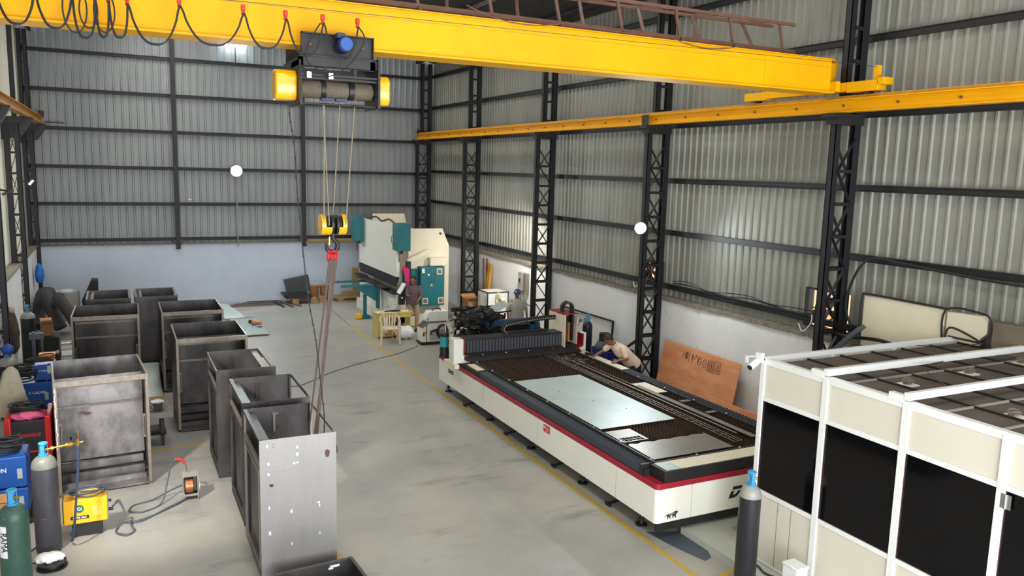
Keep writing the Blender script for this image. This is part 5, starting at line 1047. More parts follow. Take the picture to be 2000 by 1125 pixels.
tag(b.build('valve_cluster', M_cylsh), 'pale small fittings at the left edge of the dark scrap heap', 'fittings', kind='stuff')
random.seed(12); b = MB()
for k in range(70):
    x = 7.6+1.2*random.random(); y = 17.7+.5*random.random(); z = 1.15+.35*random.random()*(1-.4*abs(x-8.1)); a = random.random()*PI; d = Vector((math.cos(a), math.sin(a), .2*random.random()))*(.1+.16*random.random()); c_ = Vector((x, y, z)); b.bar(c_-d, c_+d, .05, .03)
tag(b.build('offcut_heap', M_dk), 'heap of dark steel offcuts on the blue stand table', 'offcuts', kind='stuff')
tag(MB().bar((8.15, 17.6, 1.52), (8.75, 17.9, 1.66), .5, .008, up=(-.3, 0, 1)).build('loose_sheet', M_galv), 'pale bent sheet lying on the dark offcut heap', 'metal plate')
tag(MB().box(7.4, 8.6, 18.2, 18.26, 1.45, 1.55).bar((7.5, 18.2, 0), (7.5, 18.2, 1.5), .05, .05).bar((8.5, 18.2, 0), (8.5, 18.2, 1.5), .05, .05).build('angle_bar_rack', M_dk), 'dark angle bar rack behind the heap of offcuts', 'rack')
t = thing('brace_frame', 'dark slanted steel frame between scrap heap and cutting head', 'steel frame', (9.7, 17.0, 0)); 
for (p, q) in (((9.3, 16.9, .3), (9.95, 16.9, 1.45)), ((9.55, 17.0, .5), (9.9, 17.0, 1.2)), ((9.3, 17.0, .9), (9.95, 17.0, 1.0))): part('bar', MB().bar(p, q, .07, .05), M_dk, t)
part('foot', bx(9.25, 10.0, 16.85, 17.1, 0, .35), M_dk, t)
# ================================================================ FLOODLIGHTS
def flood(label, p, d, r=.13, power=60, lit=True):
    p = Vector(p); d = Vector(d).normalized(); t = thing('floodlight', label, 'floodlight', p, 0, 'floodlights')
    part('housing', MB().cyl(p-d*.10, p-d*.01, r*.8, 24, r2=r*1.05), M_dk, t); part('lens', MB().cyl(p-d*.01, p+d*.004, r, 24), M_lamp if lit else M_cylsh, t)
    return t
f1 = flood('round lit floodlight on a thin pipe at the back wall', (3.86, 29.72, 4.70), (.0, -1, -.15), .19); part('pipe', MB().cyl((3.88, 29.925, 2.0), (3.88, 29.925, 4.9), .018, 8).bar((3.88, 29.82, 4.7), (3.88, 29.94, 4.7), .04, .04), M_cylsh, f1)
f2 = flood('round lit floodlight on the lattice column by the bending man', (10.30, 14.44, 3.80), (-.35, -1, -.2), .125); part('arm', MB().bar((10.3, 14.5, 3.8), (10.55, 14.66, 3.78), .03, .03), M_dk, f2)
f3 = thing('floodlight', 'small lit lamp on a bracket at the left wall column', 'floodlight', (-1.98, 24.6, 4.3), 0, 'floodlights'); part('arm', MB().bar((-2.2, 24.6, 4.38), (-1.99, 24.55, 4.33), .03, .03), M_dk, f3); part('housing', MB().bar((-2.02, 24.5, 4.30), (-1.93, 24.5, 4.40), .16, .05), M_dk, f3); part('lens', MB().bar((-2.0, 24.47, 4.29), (-1.91, 24.47, 4.39), .15, .03), M_lamp, f3)
f4 = thing('floodlight', 'unlit lamp seen from behind at the left picture edge', 'floodlight', (-2.0, 19.3, 4.2), 0, 'floodlights'); part('arm', MB().bar((-2.2, 19.5, 4.34), (-1.98, 19.3, 4.30), .03, .03), M_dk, f4); part('housing', MB().bar((-2.06, 19.3, 4.23), (-1.86, 19.3, 4.32), .2, .05), M_dk, f4)
f5 = thing('floodlight', 'bright tube lamp high on the back wall just under the girder', 'floodlight', (3.95, 29.85, 8.9), 0, 'floodlights')
part('tube', MB().bar((3.62, 29.78, 9.02), (4.30, 29.78, 8.99), .08, .13), M_lamp, f5); part('bracket', MB().bar((3.95, 29.97, 8.36), (3.95, 29.97, 9.05), .04, .03).bar((3.95, 29.8, 9.0), (3.95, 29.97, 9.0), .04, .04), M_dk, f5)
spot('flood_light', (3.86, 29.6, 4.70), (4.2, 22, 0), 420, 160, .8, (.88, .96, 1), .12)
spot('flood_light', (10.2, 14.25, 3.80), (7.0, 6.0, .5), 200, 150, .8, (.9, .98, 1), .1)
spot('flood_light', (-1.85, 24.4, 4.3), (3, 20, 0), 160, 150, .8, (.9, .97, 1), .1)
spot('flood_light', (10.3, 20.1, 3.7), (10.9, 22.8, .9), 420, 120, .9, (1, .93, .84), .2)
spot('flood_light', (-1.9, 9.0, 4.8), (.75, 12.9, 0), 1700, 50, .95, (1, .95, .86), .15)
tag(MB().lathe([(.05, 0), (.07, .03), (.05, .06)], (2.3, 29.8, 3.66), 14).build('wall_socket', M_plast), 'small white bell on the back wall rail near the left post', 'wall fitting')
# ================================================================ LEFT SIDE EQUIPMENT
def coil(c, rx, ry, k, r, m, name, parent=None, seed=1, dz=.02):
    random.seed(seed); b = MB()
    for i in range(k):
        a, b_ = rx*(.8+.35*random.random()), ry*(.8+.35*random.random()); ox, oy, t0 = random.uniform(-.04, .04), random.uniform(-.03, .03), random.uniform(-.06, .06)
        b.tube([(c[0]+ox+a*math.cos(u), c[1]+oy+b_*math.sin(u), c[2]+i*dz+t0*math.sin(u+i)) for u in [2*PI*q/26 for q in range(26)]], r, 7, closed=True)
    return b.build(name, m, parent)
# small yellow inverter welder
t = thing('inverter_welder', 'small yellow inverter welder with round green badge on a black stand', 'welder', (-.53, 11.62, 0))
part('body', MB().box(-.79, -.27, 11.50, 11.76, .19, .52), M_wyel, t, bevel=.012); part('end_face', bx(-.80, -.775, 11.52, 11.74, .21, .50), M_blk, t); part('end_face', bx(-.285, -.262, 11.52, 11.74, .21, .50), M_cylsh, t)
part('stand', MB().box(-.70, -.34, 11.53, 11.76, .0, .19), M_blk, t, bevel=.006)
part('handle', MB().tube(catmull([(-.66, 11.63, .52), (-.62, 11.63, .58), (-.5, 11.63, .60), (-.38, 11.63, .58), (-.34, 11.63, .52)], 5), .018, 8), M_wyel, t)
bd = part('badge', MB().cyl((-.60, 11.499, .40), (-.60, 11.494, .40), .052, 28), mat('badge_green', (20, 92, 76), .4), t, label='round green badge')
text('badge_letters', 'Gi', .065, M_plast, bd, (-.60, 11.492, .40), (1, 0, 0), (0, 0, 1), bold=.001)
nb_ = part('name_plate', MB().prism([(-.71, .268), (-.70, .258), (-.50, .258), (-.49, .268), (-.49, .292), (-.50, .302), (-.70, .302), (-.71, .292)], 'y', 11.494, 11.499), M_blk, t)
text('name_letters', 'KORE ARC', .034, M_plast, nb_, (-.60, 11.492, .28), (1, 0, 0), (0, 0, 1), bold=.0008)
part('rating_label', bx(-.45, -.35, 11.495, 11.499, .28, .42), mat('label_orange', (244, 190, 84), .5), t)
part('plug', MB().cyl((-.27, 11.6, .30), (-.20, 11.6, .30), .022, 12).cyl((-.27, 11.66, .40), (-.22, 11.66, .40), .018, 12), M_blk, t)
tag(coil((-.50, 11.63, .57), .19, .11, 5, .010, M_greyc, 'welding_cable', seed=5, dz=.012), 'grey cable coil lying on top of the small yellow welder', 'cable')
b = MB()
for s_ in (0, .02, .04): b.tube(catmull([(-.21, 11.62+s_, .31), (-.12, 11.7, .36-s_), (0.0, 11.5+s_, .06), (.05, 11.42, .015), (-.05, 11.3+s_, .012), (-.18, 11.45, .02), (-.1, 11.7, .03), (.15, 11.75-s_, .012), (.5, 12.0+s_, .012), (.82, 12.3, .02)], 8), .011, 7)
tag(b.build('welding_cable', M_greyc), 'grey cables on the floor from the yellow welder to the wire feeder', 'cable')
b = MB().tube(catmull([(.80, 12.4, .20), (.6, 12.5, .1), (.3, 12.4, .015), (.05, 12.3, .012), (.0, 12.1, .012), (.18, 12.02, .012), (.42, 12.2, .03), (.52, 12.35, .3), (.58, 12.4, .52), (.66, 12.38, .60)], 8), .012, 8)
tg = thing('welding_torch', 'welding torch with red grip standing over the wire feeder', 'welding torch', (.66, 12.38, .02)); part('lead', b, M_greyc, tg)
part('grip', MB().tube(catmull([(.63, 12.38, .60), (.70, 12.37, .60), (.77, 12.35, .53)], 5), [.016]*6+[.022]*5, 10), M_red, tg, label='red grip'); part('swan_neck', MB().cyl((.77, 12.35, .53), (.79, 12.34, .40), .008, 8), M_chrome, tg)
t = thing('wire_feeder', 'open wire feeder with copper wire spool on the bright floor', 'wire feeder', (.83, 12.32, 0))
part('case', MB().box(.72, .93, 12.22, 12.24, .06, .09).box(.72, .93, 12.22, 12.42, .36, .375).box(.92, .935, 12.20, 12.44, .02, .40).box(.72, .93, 12.41, 12.42, .05, .37), M_cylsh, t)
sp_ = part('spool', MB().lathe([(.06, .74), (.135, .745), (.135, .75), (.10, .755), (.10, .86), (.135, .865), (.135, .87)], (0, 12.32, .20), 28, 'x'), M_blk, t); part('copper_wire', MB().lathe([(.10, .752), (.122, .755), (.122, .86), (.10, .862)], (0, 12.32, .20), 28, 'x'), M_copper, sp_)
part('drive_unit', MB().box(.76, .92, 12.25, 12.4, .0, .07), M_blk, t); part('wheel', MB().lathe([(.03, .935), (.13, .94), (.13, .955), (.03, .96)], (0, 12.34, .2), 24, 'x'), M_chair, t)
for x, y, l in ((.62, 11.95, 'small pale disc on the floor before the wire feeder'), (.02, 13.3, 'small pale disc inside the large pale cabinet shell tray')):
    z = 0 if y < 13 else .055
    o = tag(MB().lathe([(.035, z), (.035, z+.008), (.018, z+.012)], (x, y, 0), 18).build('metal_disc', M_cylsh), l, 'disc', 'small discs')
# spool disc with white cloth at the bottom
t = thing('cable_spool', 'flat black spool on the floor under a white cloth', 'spool', (-.89, 10.75, 0)); part('flange', MB().lathe([(.17, 0), (.17, .015), (.12, .02), (.12, .06), (.16, .065), (.16, .075)], (-.89, 10.75, 0), 32), M_blk, t)
tag(lump((-.91, 10.80, .11), (.17, .12, .05), 21, amp=.3).build('white_cloth', M_plast, smooth=60), 'crumpled white cloth on the flat black floor spool', 'cloth')
# blue TON welders
def bluebox(label, x0, x1, y0, y1, z0, z1, txt, tx, ts, grp='blue welding sets', cables=True):
    t = thing('welding_set', label, 'welder', ((x0+x1)/2, (y0+y1)/2, z0), 0, grp)
    part('body', bx(x0, x1, y0, y1, z0, z1), M_wblue, t, bevel=.012); part('side_vent', MB().box(x1-.11, x1-.05, y0-.003, y0, z0+.12, z0+.26), M_galv, t); part('foot', MB().box(x0+.02, x0+.06, y0+.02, y1-.02, z0-.02, z0).box(x1-.06, x1-.02, y0+.02, y1-.02, z0-.02, z0), M_blk, t)
    part('handle', MB().tube([(x1-.10, y0+.05, z1), (x1-.02, y0+.04, z1+.05), (x1+.02, y0+.10, z1-.02)], .015, 6), M_wblue, t)
    if txt: text('name_letters', txt, ts, M_plast, t, (tx, y0-.003, (z0+z1)/2+.04), (1, 0, 0), (0, 0, 1), bold=.001)
    return t
bluebox('blue welding set, lower one of the stacked pair at the left edge', -1.72, -1.24, 12.2, 12.75, .16, .53, None, 0, 0)
bluebox('blue welding set with white lettering, upper one of the pair by the left edge', -1.75, -1.24, 12.2, 12.75, .555, .98, 'CONTON', -1.66, .085)
b = MB().box(-1.75, -1.2, 12.2, 12.8, .06, .09)
for x in (-1.7, -1.25):
    for y in (12.25, 12.75): b.cyl((x-.02, y, .05), (x+.02, y, .05), .05, 12)
b.box(-1.72, -1.24, 12.22, 12.75, .09, .138)
tag(b.build('welder_trolley', M_dk), 'low dark wheeled trolley carrying the two blue welding sets', 'trolley')
tag(coil((-1.5, 12.45, 1.03), .22, .18, 7, .014, M_rub, 'cable_bundle', seed=8, dz=.02), 'black cable bundle heaped on the upper blue welding set', 'cable')
tag(MB().tube(catmull([(-1.22, 12.4, .6), (-1.15, 12.3, .5), (-1.12, 12.3, .3), (-1.18, 12.4, .25)], 6), .008, 6).build('red_lead', M_red), 'thin red lead hanging beside the blue welding sets', 'cable')
tag(MB().tube(catmull([(-1.14, 12.25, .62), (-1.08, 12.2, .5), (-1.08, 12.25, .3), (-1.16, 12.3, .2)], 6), .008, 6).box(-1.2, -1.05, 12.15, 12.3, .15, .27).build('loose_plug', M_blk), 'dark plug block hanging by its lead beside the blue welding sets', 'plug')
tag(MB().tube(catmull([(-1.1, 12.0, .01), (-1.0, 11.6, .01), (-1.15, 11.3, .01), (-1.2, 11.0, .01), (-1.0, 10.9, .01), (-.85, 11.0, .01)], 8), .008, 6).build('floor_lead', M_rub), 'thin black lead on the floor around the dark gas cylinder', 'cable')
carton('brown cardboard box edge above the green cylinder at left', -1.50, 11.2, .34, .34, .80, 0, False)
# red and black welder
t = thing('welding_power_source', 'red and black welding power source with pink cloth and cables on top', 'welder', (-1.33, 14.0, 0))
part('body', bx(-1.62, -1.06, 13.75, 14.45, .22, 1.02), M_blk, t, bevel=.015)
part('side_frame', MB().box(-1.65, -1.56, 13.72, 14.48, .15, 1.08), M_wred, t, bevel=.02); part('side_frame', MB().box(-1.12, -1.03, 13.72, 14.48, .15, 1.08), M_wred, t, bevel=.02)
part('red_trim', bx(-1.56, -1.12, 13.735, 13.75, .52, .545), M_wred, t); part('undercarriage', MB().box(-1.6, -1.08, 13.75, 14.45, .0, .2), M_dk, t)
text('name_letters', 'Fronius', .105, M_red, t, (-1.34, 13.745, .80), (1, 0, 0), (0, 0, 1), bold=.001, shear=.15)
tag(lump((-1.34, 13.95, 1.07), (.22, .18, .09), 31, amp=.3).build('pink_rag', mat('pink_rag', (226, 96, 140), .85), smooth=60), 'pink rag bundled on the red and black welder', 'cloth')
tag(coil((-1.36, 13.98, 1.12), .22, .17, 9, .011, M_rub, 'cable_heap', seed=13, dz=.012), 'black cable heap on the red and black welder', 'cable')
# covered post with canvas
t = thing('canvas_cover', 'dusty canvas sheet draped over a stand at the left edge', 'cover', (-1.62, 14.75, 0))
b = MB(); n = 20; rows = []
for z, r_ in ((1.66, .03), (1.58, .10), (1.40, .15), (1.2, .19), (1.0, .23), (.85, .26)):
    rows.append([(-1.62+(r_*(1+.16*math.sin(3*a+z*3)+.1*math.sin(7*a)))*math.cos(a), 14.75+(r_*(1+.16*math.sin(4*a)))*math.sin(a)*.8, z+(.03*math.sin(5*a) if z < .9 else 0)) for a in [2*PI*k/n for k in range(n)]])
b.add([p for r_ in rows for p in r_], [(i*n+k, i*n+(k+1) % n, (i+1)*n+(k+1) % n, (i+1)*n+k) for i in range(5) for k in range(n)]+[tuple(range(n))])
part('cloth', b, M_cloth, t, smooth=60); part('stand', MB().cyl((-1.62, 14.75, 0), (-1.62, 14.75, 1.6), .025, 10).box(-1.8, -1.44, 14.6, 14.9, 0, .05), M_dk, t)
# far blue boxes
t = bluebox('wide blue machine box with white lettering behind the red welder', -1.68, -1.16, 15.95, 16.6, .62, 1.06, 'C CALVIN', -1.38, .06, 'blue boxes')
t = bluebox('small blue machine box on top of the wide blue one', -1.42, -1.10, 16.0, 16.5, 1.085, 1.35, 'C CALVIN', -1.25, .04, 'blue boxes')
tag(MB().box(-1.72, -1.1, 15.9, 16.65, .54, .598).box(-1.70, -1.66, 15.95, 16.0, 0, .54).box(-1.16, -1.12, 15.95, 16.0, 0, .54).box(-1.70, -1.66, 16.55, 16.6, 0, .54).box(-1.16, -1.12, 16.55, 16.6, 0, .54).build('machine_bench', M_dk), 'dark bench under the wide blue machine box', 'bench')
tag(coil((-1.62, 15.9, 1.18), .20, .15, 12, .014, M_rub, 'cable_reel', seed=17, dz=.018), 'black tangle of cables beside the small blue machine box', 'cable')
tag(coil((-1.30, 16.1, 1.42), .18, .10, 5, .012, M_rub, 'cable_loop', seed=19, dz=.015), 'black cable loops on top of the small blue machine box', 'cable')
t = thing('orange_welder', 'small orange welder with black front beyond the blue machine boxes', 'welder', (-1.3, 18.0, 0)); part('body', bx(-1.50, -1.18, 17.8, 18.1, .85, 1.15), mat('machine_orange', (212, 120, 30), .45), t, bevel=.02); part('front', bx(-1.20, -1.12, 17.78, 18.12, .83, 1.17), M_blk, t, bevel=.02); part('stand', MB().box(-1.5, -1.15, 17.8, 18.1, 0, .85), M_dk, t); part('cable', MB().tube(catmull([(-1.12, 17.9, .95), (-1.0, 17.8, .95), (-.92, 17.8, .9), (-1.0, 17.9, .85)], 5), .01, 6), M_rub, t)
t = thing('column_drill', 'grey upright machine post between orange welder and black cylinder', 'machine', (-1.6, 18.8, 0)); part('post', MB().box(-1.66, -1.6, 18.7, 18.78, 0, 1.45).box(-1.50, -1.46, 18.7, 18.74, 0, 1.3), M_greyc, t); part('head', MB().box(-1.70, -1.44, 18.68, 18.8, 1.3, 1.42), M_greyc, t)
carton('torn brown carton on the sheets behind the black cylinder', -1.66, 22.6, .26, .3, .34, R(10), True, z=.62)
tag(bx(-1.95, -1.4, 22.3, 23.0, 0, .612).build('tool_crate', M_dk), 'dark crate under the torn brown carton', 'crate')
t = thing('hanging_coat', 'brown work coat hanging on the left wall', 'coat', (-2.2, 20.4, .6)); part('coat', lump((-2.17, 20.4, 1.15), (.13, .2, .55), 41, amp=.22), mat('coat_brown', (74, 60, 52), .9), t); part('collar', MB().ell((-2.15, 20.35, 1.66), (.06, .08, .08)), M_cloth, t)
tag(MB().box(-2.31, -2.22, 19.95, 20.1, 1.20, 1.38).cyl((-2.29, 20.02, 1.38), (-2.29, 20.02, 2.05), .012, 8).cyl((-2.29, 20.08, 1.38), (-2.29, 20.08, 2.05), .012, 8).build('conduit_switch', M_cylsh), 'switch box with two thin conduits on the left wall', 'switch box')
tag(lump((-2.16, 27.9, 1.5), (.12, .25, .30), 43, amp=.22).build('blue_sack', mat('sack_blue', (30, 110, 200), .6), smooth=60), 'bright blue plastic sack hanging in the far left corner', 'sack')
tag(lump((-1.96, 17.58, 1.36), (.10, .10, .10), 44, amp=.25).build('blue_wrap', mat('wrap_blue', (24, 80, 160), .6), smooth=60), 'blue plastic wrap on the cylinder at the left edge', 'wrap')
# ducts, rolls, hopper in the far left corner
M_duct = mat('duct_black', (62, 60, 62), .75, c2=(48, 46, 48), scale=8)
for i, (P, r_, l) in enumerate((([(-2.14, 26.3, .15), (-2.12, 26.8, .7), (-2.05, 27.2, .98), (-1.9, 27.6, .95)], .17, 'leftmost thick dark flexible duct leaning in the far left corner'), ([(-1.55, 25.9, .15), (-1.75, 26.1, .6), (-1.92, 26.4, 1.0), (-1.9, 26.7, 1.05)], .17, 'middle thick dark flexible duct bending down in the far left corner'), ([(-1.10, 25.5, .2), (-1.25, 25.6, .55), (-1.5, 25.8, .92), (-1.58, 26.1, 1.0)], .17, 'rightmost thick dark flexible duct, lying over its neighbours'))):
    C_ = catmull(P, 8); rr = [r_*(1+.03*math.sin(k*2.4)) for k in range(len(C_))]; tag(MB().tube(C_, rr, 20).build('flexible_duct', M_duct), l, 'duct', 'ducts in the far corner')
t = thing('sheet_roll', 'upright pale grey roll of foam sheet in the far left corner', 'roll', (-1.5, 28.3, 0)); b = MB()
b.lathe([(.36, 0), (.37, .03), (.37, .83), (.35, .88)], (-1.5, 28.3, 0), 36); part('roll', b, M_cylsh, t); part('core', MB().lathe([(.19, .88), (.18, .92), (.10, .92)], (-1.5, 28.3, 0), 24).tube([(-1.5+.27*math.cos(2*PI*k/24), 28.3+.27*math.sin(2*PI*k/24), .885) for k in range(24)], .012, 6, closed=True), M_plast, t)
t = thing('hopper_duct', 'dark faceted metal hopper standing behind the far cabinet shells', 'hopper', (-.8, 28.4, 0)); part('body', MB().prism([(-1.08, .55), (-.90, .95), (-.78, 1.22), (-.60, 1.20), (-.62, .3), (-.62, .0), (-1.0, .0)][::-1], 'y', 28.1, 28.7), M_dk, t)
for i in range(4):
    tag(bx(-2.0+.1*i, -.4-.05*i, 24.2+.15*i, 25.9, .012*i+.0, .012*i+.01).build('floor_sheet', [M_mild, M_dk, M_galv, M_mild][i], smooth=0), ['bottom sheet of the flat stack left of the cabinet shells', 'dark second sheet of the flat stack left of the shells', 'pale third sheet of the flat stack left of the shells', 'top sheet of the flat stack left of the cabinet shells'][i], 'metal sheet', 'flat sheets at left')
tag(MB().cyl((-1.62, 23.6, .16), (-.6, 23.75, .16), .05, 16).build('steel_pipe', M_chrome), 'shiny steel pipe lying left of the cabinet shells', 'pipe')
tag(bx(-1.7, -.5, 22.75, 23.35, .0, .03).build('floor_tray', M_galv), 'pale flat sheet on the floor in front of the shiny pipe', 'metal sheet')
tag(MB().box(-1.66, -1.5, 23.5, 23.9, 0, .108).box(-.8, -.64, 23.5, 23.9, 0, .108).build('wooden_blocks', M_wood), 'wooden blocks under the shiny steel pipe', 'blocks')
# between the rows: scrap trolley, white sheet
t = thing('scrap_trolley', 'small steel trolley heaped with scrap between the shell rows', 'trolley', (.5, 15.1, 0))
part('top', MB().box(.1, .76, 14.85, 15.5, .56, .60), M_mild, t); part('rim', MB().box(.1, .76, 14.83, 14.85, .52, .62), M_mild, t)
for (x, y) in ((.16, 14.9), (.58, 14.9), (.16, 15.44), (.58, 15.44)): part('leg', bx(x-.03, x+.03, y-.03, y+.03, .06, .56), M_blk, t); 
for (x, y) in ((.16, 14.9), (.58, 14.9), (.16, 15.44), (.58, 15.44)): part('castor', MB().cyl((x-.02, y, .035), (x+.02, y, .035), .035, 12), M_blk, t)
part('lower_shelf', bx(.12, .64, 14.87, 15.46, .2, .22), M_blk, t)
random.seed(23); b = MB()
for k in range(46):
    c_ = Vector((.16+.5*random.random(), 14.92+.5*random.random(), .61+.05*random.random())); a = random.random()*PI; d = Vector((math.cos(a), math.sin(a), .1))*(.02+.05*random.random()); b.bar(c_-d, c_+d, .012, .01)
tag(b.build('scrap_bits', M_mild), 'loose steel offcut bits lying on the scrap trolley', 'scrap', kind='stuff')
tag(MB().box(.45, .60, 15.0, 15.14, .605, .72).build('small_block', M_dk), 'dark square block on the scrap trolley', 'block')
tag(lump((.52, 15.08, .755), (.10, .08, .035), 51, amp=.4).build('white_rag', M_plast, smooth=60), 'white rag on the dark block of the scrap trolley', 'cloth')
tag(MB().bar((.555, 18.1, .02), (.56, 19.9, .34), .36, .008, up=(0, 0, 1)).build('bright_sheet', M_galv, smooth=0), 'pale shiny sheet sloping between the shell rows', 'metal sheet')
tag(MB().box(.38, .86, 19.88, 19.95, 0, .3).build('timber_prop', M_wood), 'timber prop under the pale shiny sloping sheet', 'timber')
tag(bx(.40, .76, 16.6, 18.0, .0, .05).build('wooden_board', M_wood), 'pale wooden board on the floor between the shell rows', 'board')
# ================================================================ BACK OF THE HALL
o = tag(bx(3.1, 3.9, 23.7, 26.3, 0.05, .062).build('green_sheet', mat('pale_green_sheet', (160, 178, 168), .35, metal=.3), smooth=0), 'pale green flat sheet on the floor with an orange grinder on it', 'metal sheet')
tag(MB().box(3.15, 3.85, 23.8, 23.9, 0, .05).box(3.15, 3.85, 26.0, 26.1, 0, .05).build('timber_battens', M_wood), 'timber battens under the pale green flat sheet', 'timber')
t = thing('angle_grinder', 'orange angle grinder lying on the pale green floor sheet', 'grinder', (3.75, 25.2, .062))
part('body', MB().cyl((3.66, 25.4, .11), (3.86, 25.1, .11), .05, 14), mat('tool_orange', (226, 120, 30), .5), t); part('head', MB().cyl((3.62, 25.45, .07), (3.62, 25.45, .16), .07, 16), M_dk, t); part('handle', MB().cyl((3.6, 25.1, .10), (3.72, 25.0, .10), .03, 10), mat('tool_blue', (60, 84, 160), .5), t)
tag(MB().tube(catmull([(3.70, 24.75, .07), (3.78, 24.68, .07), (3.86, 24.74, .07), (3.78, 24.82, .07), (3.70, 24.75, .07)], 5), .012, 6).build('tool_lead', M_wblue), 'small blue tool lead by the orange grinder', 'cable')
tag(MB().add([(3.0, 26.7, .0), (3.62, 26.7, .0), (3.55, 27.3, .06), (3.3, 28.9, .12), (2.9, 28.9, .12), (3.0, 26.7, .02), (3.62, 26.7, .02), (3.55, 27.3, .08), (3.3, 28.9, .14), (2.9, 28.9, .14)], [(0,1,2,3,4),(9,8,7,6,5),(0,5,6,1),(1,6,7,2),(2,7,8,3),(3,8,9,4),(4,9,5,0)]).build('bent_sheet', M_galv, smooth=0), 'shiny bent sheet on the floor beside the middle cabinet shell', 'metal sheet')
tag(bx(2.9, 3.9, 26.42, 26.6, 0, .04).build('flat_bar', M_mild), 'grey flat bar lying across behind the pale green sheet', 'flat bar')
for i in range(9):
    y = 28.7+.12*i; tag(bx(2.9+.15*i, 5.0+.12*(i % 3), y, y+.07, 0, .03+.004*(i % 3)).build('flat_bar', [M_mild, M_rust, M_dk][i % 3]), ['nearest rusty flat bar of the row laid at the back wall', 'flat bar just behind the nearest one at the back wall', 'dark flat bar, third counting towards the back wall', 'flat bar, fourth counting towards the back wall', 'flat bar, fifth counting towards the back wall', 'dark flat bar, sixth counting towards the back wall', 'flat bar, third out from the back wall', 'flat bar, second out from the back wall', 'flat bar lying closest to the back wall'][i], 'flat bar', 'flat bars at the back')
for i, (p, q) in enumerate((((5.0, 29.4), (5.15, 28.3)), ((5.25, 29.4), (5.45, 28.2)), ((5.45, 29.2), (5.75, 28.25)))):
    tag(MB().bar((*p, .06), (*q, .03), .07, .03).build('flat_bar', [M_dk, M_rust, M_mild][i]), ['dark slanting flat bar at the right end of the bar row', 'slanting rusty bar in front of the black plate pallet', 'grey slanting bar nearest the black plate pallet'][i], 'flat bar', 'slanting bars at the back')
t = thing('plate_pallet', 'wooden pallet with dark sheets stacked on it at the back wall', 'pallet', (6.0, 29.2, 0))
for x in (5.55, 6.2): part('block', bx(x, x+.22, 28.75, 29.1, 0, .2), M_wood, t)
part('block', bx(5.7, 6.2, 29.4, 29.6, 0, .2), M_wood, t); part('sheet_stack', MB().box(5.35, 6.25, 28.8, 29.6, .2, .24).box(5.4, 6.28, 28.85, 29.65, .24, .28).box(5.3, 6.2, 29.0, 29.7, .28, .34), M_dk, t)
tag(MB().prism([(5.48, .35), (6.36, .36), (6.26, .98), (5.36, .82)], 'y', 29.45, 29.47).build('black_plate', mat('dark_plate', (58, 62, 68), .5)), 'large dark plate standing on the pallet at the back wall', 'metal plate')
M_och = mat('ochre_drum', (156, 108, 60), .7, c2=(120, 82, 48), scale=8)
for x, l in ((6.48, 'ochre drum right of the dark plate, the left one'), (6.86, 'ochre drum at the back wall behind the slings')):
    t = thing('cable_drum', l, 'drum', (x, 29.5, 0), 0, 'ochre drums'); part('body', MB().lathe([(.13, .0), (.12, .12), (.15, .26), (.17, .5)], (x, 29.5, 0), 24), M_och, t); part('rim', MB().lathe([(.17, .5), (.18, .52), (.18, .55), (.10, .56)], (x, 29.5, 0), 24), M_och, t)
tag(bx(6.55, 6.75, 28.9, 29.15, 0, .22).build('wooden_block', M_wood), 'wooden block on the floor in front of the ochre drums', 'block')
t = thing('pallet', 'pale wooden pallet leaning on timber at the back wall left of the press brake', 'pallet', (7.6, 29.2, 0))
part('bottom_board', MB().box(7.15, 8.2, 28.8, 28.9, 0, .05).box(7.15, 8.2, 29.3, 29.4, 0, .05), M_wood, t); part('block', MB().box(7.2, 7.4, 28.8, 29.4, .05, .14).box(7.9, 8.1, 28.8, 29.4, .05, .14), M_wood, t)
for k in range(4): part('board', bx(7.1, 8.2, 28.8+.17*k, 28.92+.17*k, .14, .17), M_wood, t)
tag(MB().box(7.4, 8.4, 29.0, 29.1, .17, .37).build('timber_plank', M_wood), 'pale timber plank on edge on the wooden pallet', 'plank')
tag(MB().bar((8.1, 29.6, 0), (8.1, 29.7, 1.15), .25, .05, up=(0, 1, 0)).build('upright_board', M_wood), 'upright wooden board against the back wall behind the press brake end', 'board')
tag(bx(6.3, 8.6, 29.6, 29.75, 2.18, 2.27).build('long_timber', M_wood), 'long yellowish timber lying on the ledge of the back wall', 'timber')
struct(bx(6.25, 8.7, 29.55, 29.95, 2.12, 2.175).build('trim_1', M_mortar))
t = thing('white_crate', 'white plastic box at the foot of the cabin, cut by the picture edge', 'box', (7.05, 6.45, 0)); part('body', bx(6.92, 7.10, 6.28, 6.50, 0, .46), M_plast, t, bevel=.01); part('lid', bx(6.91, 7.11, 6.27, 6.51, .46, .49), M_plast, t, bevel=.01)
tag(MB().tube(catmull([(7.0, 7.3, .115), (7.1, 7.1, .115), (7.05, 6.9, .115), (7.12, 6.7, .115)], 6), .014, 6).build('chain', M_dk), 'dark chain on the slab along the cabin foot', 'chain')
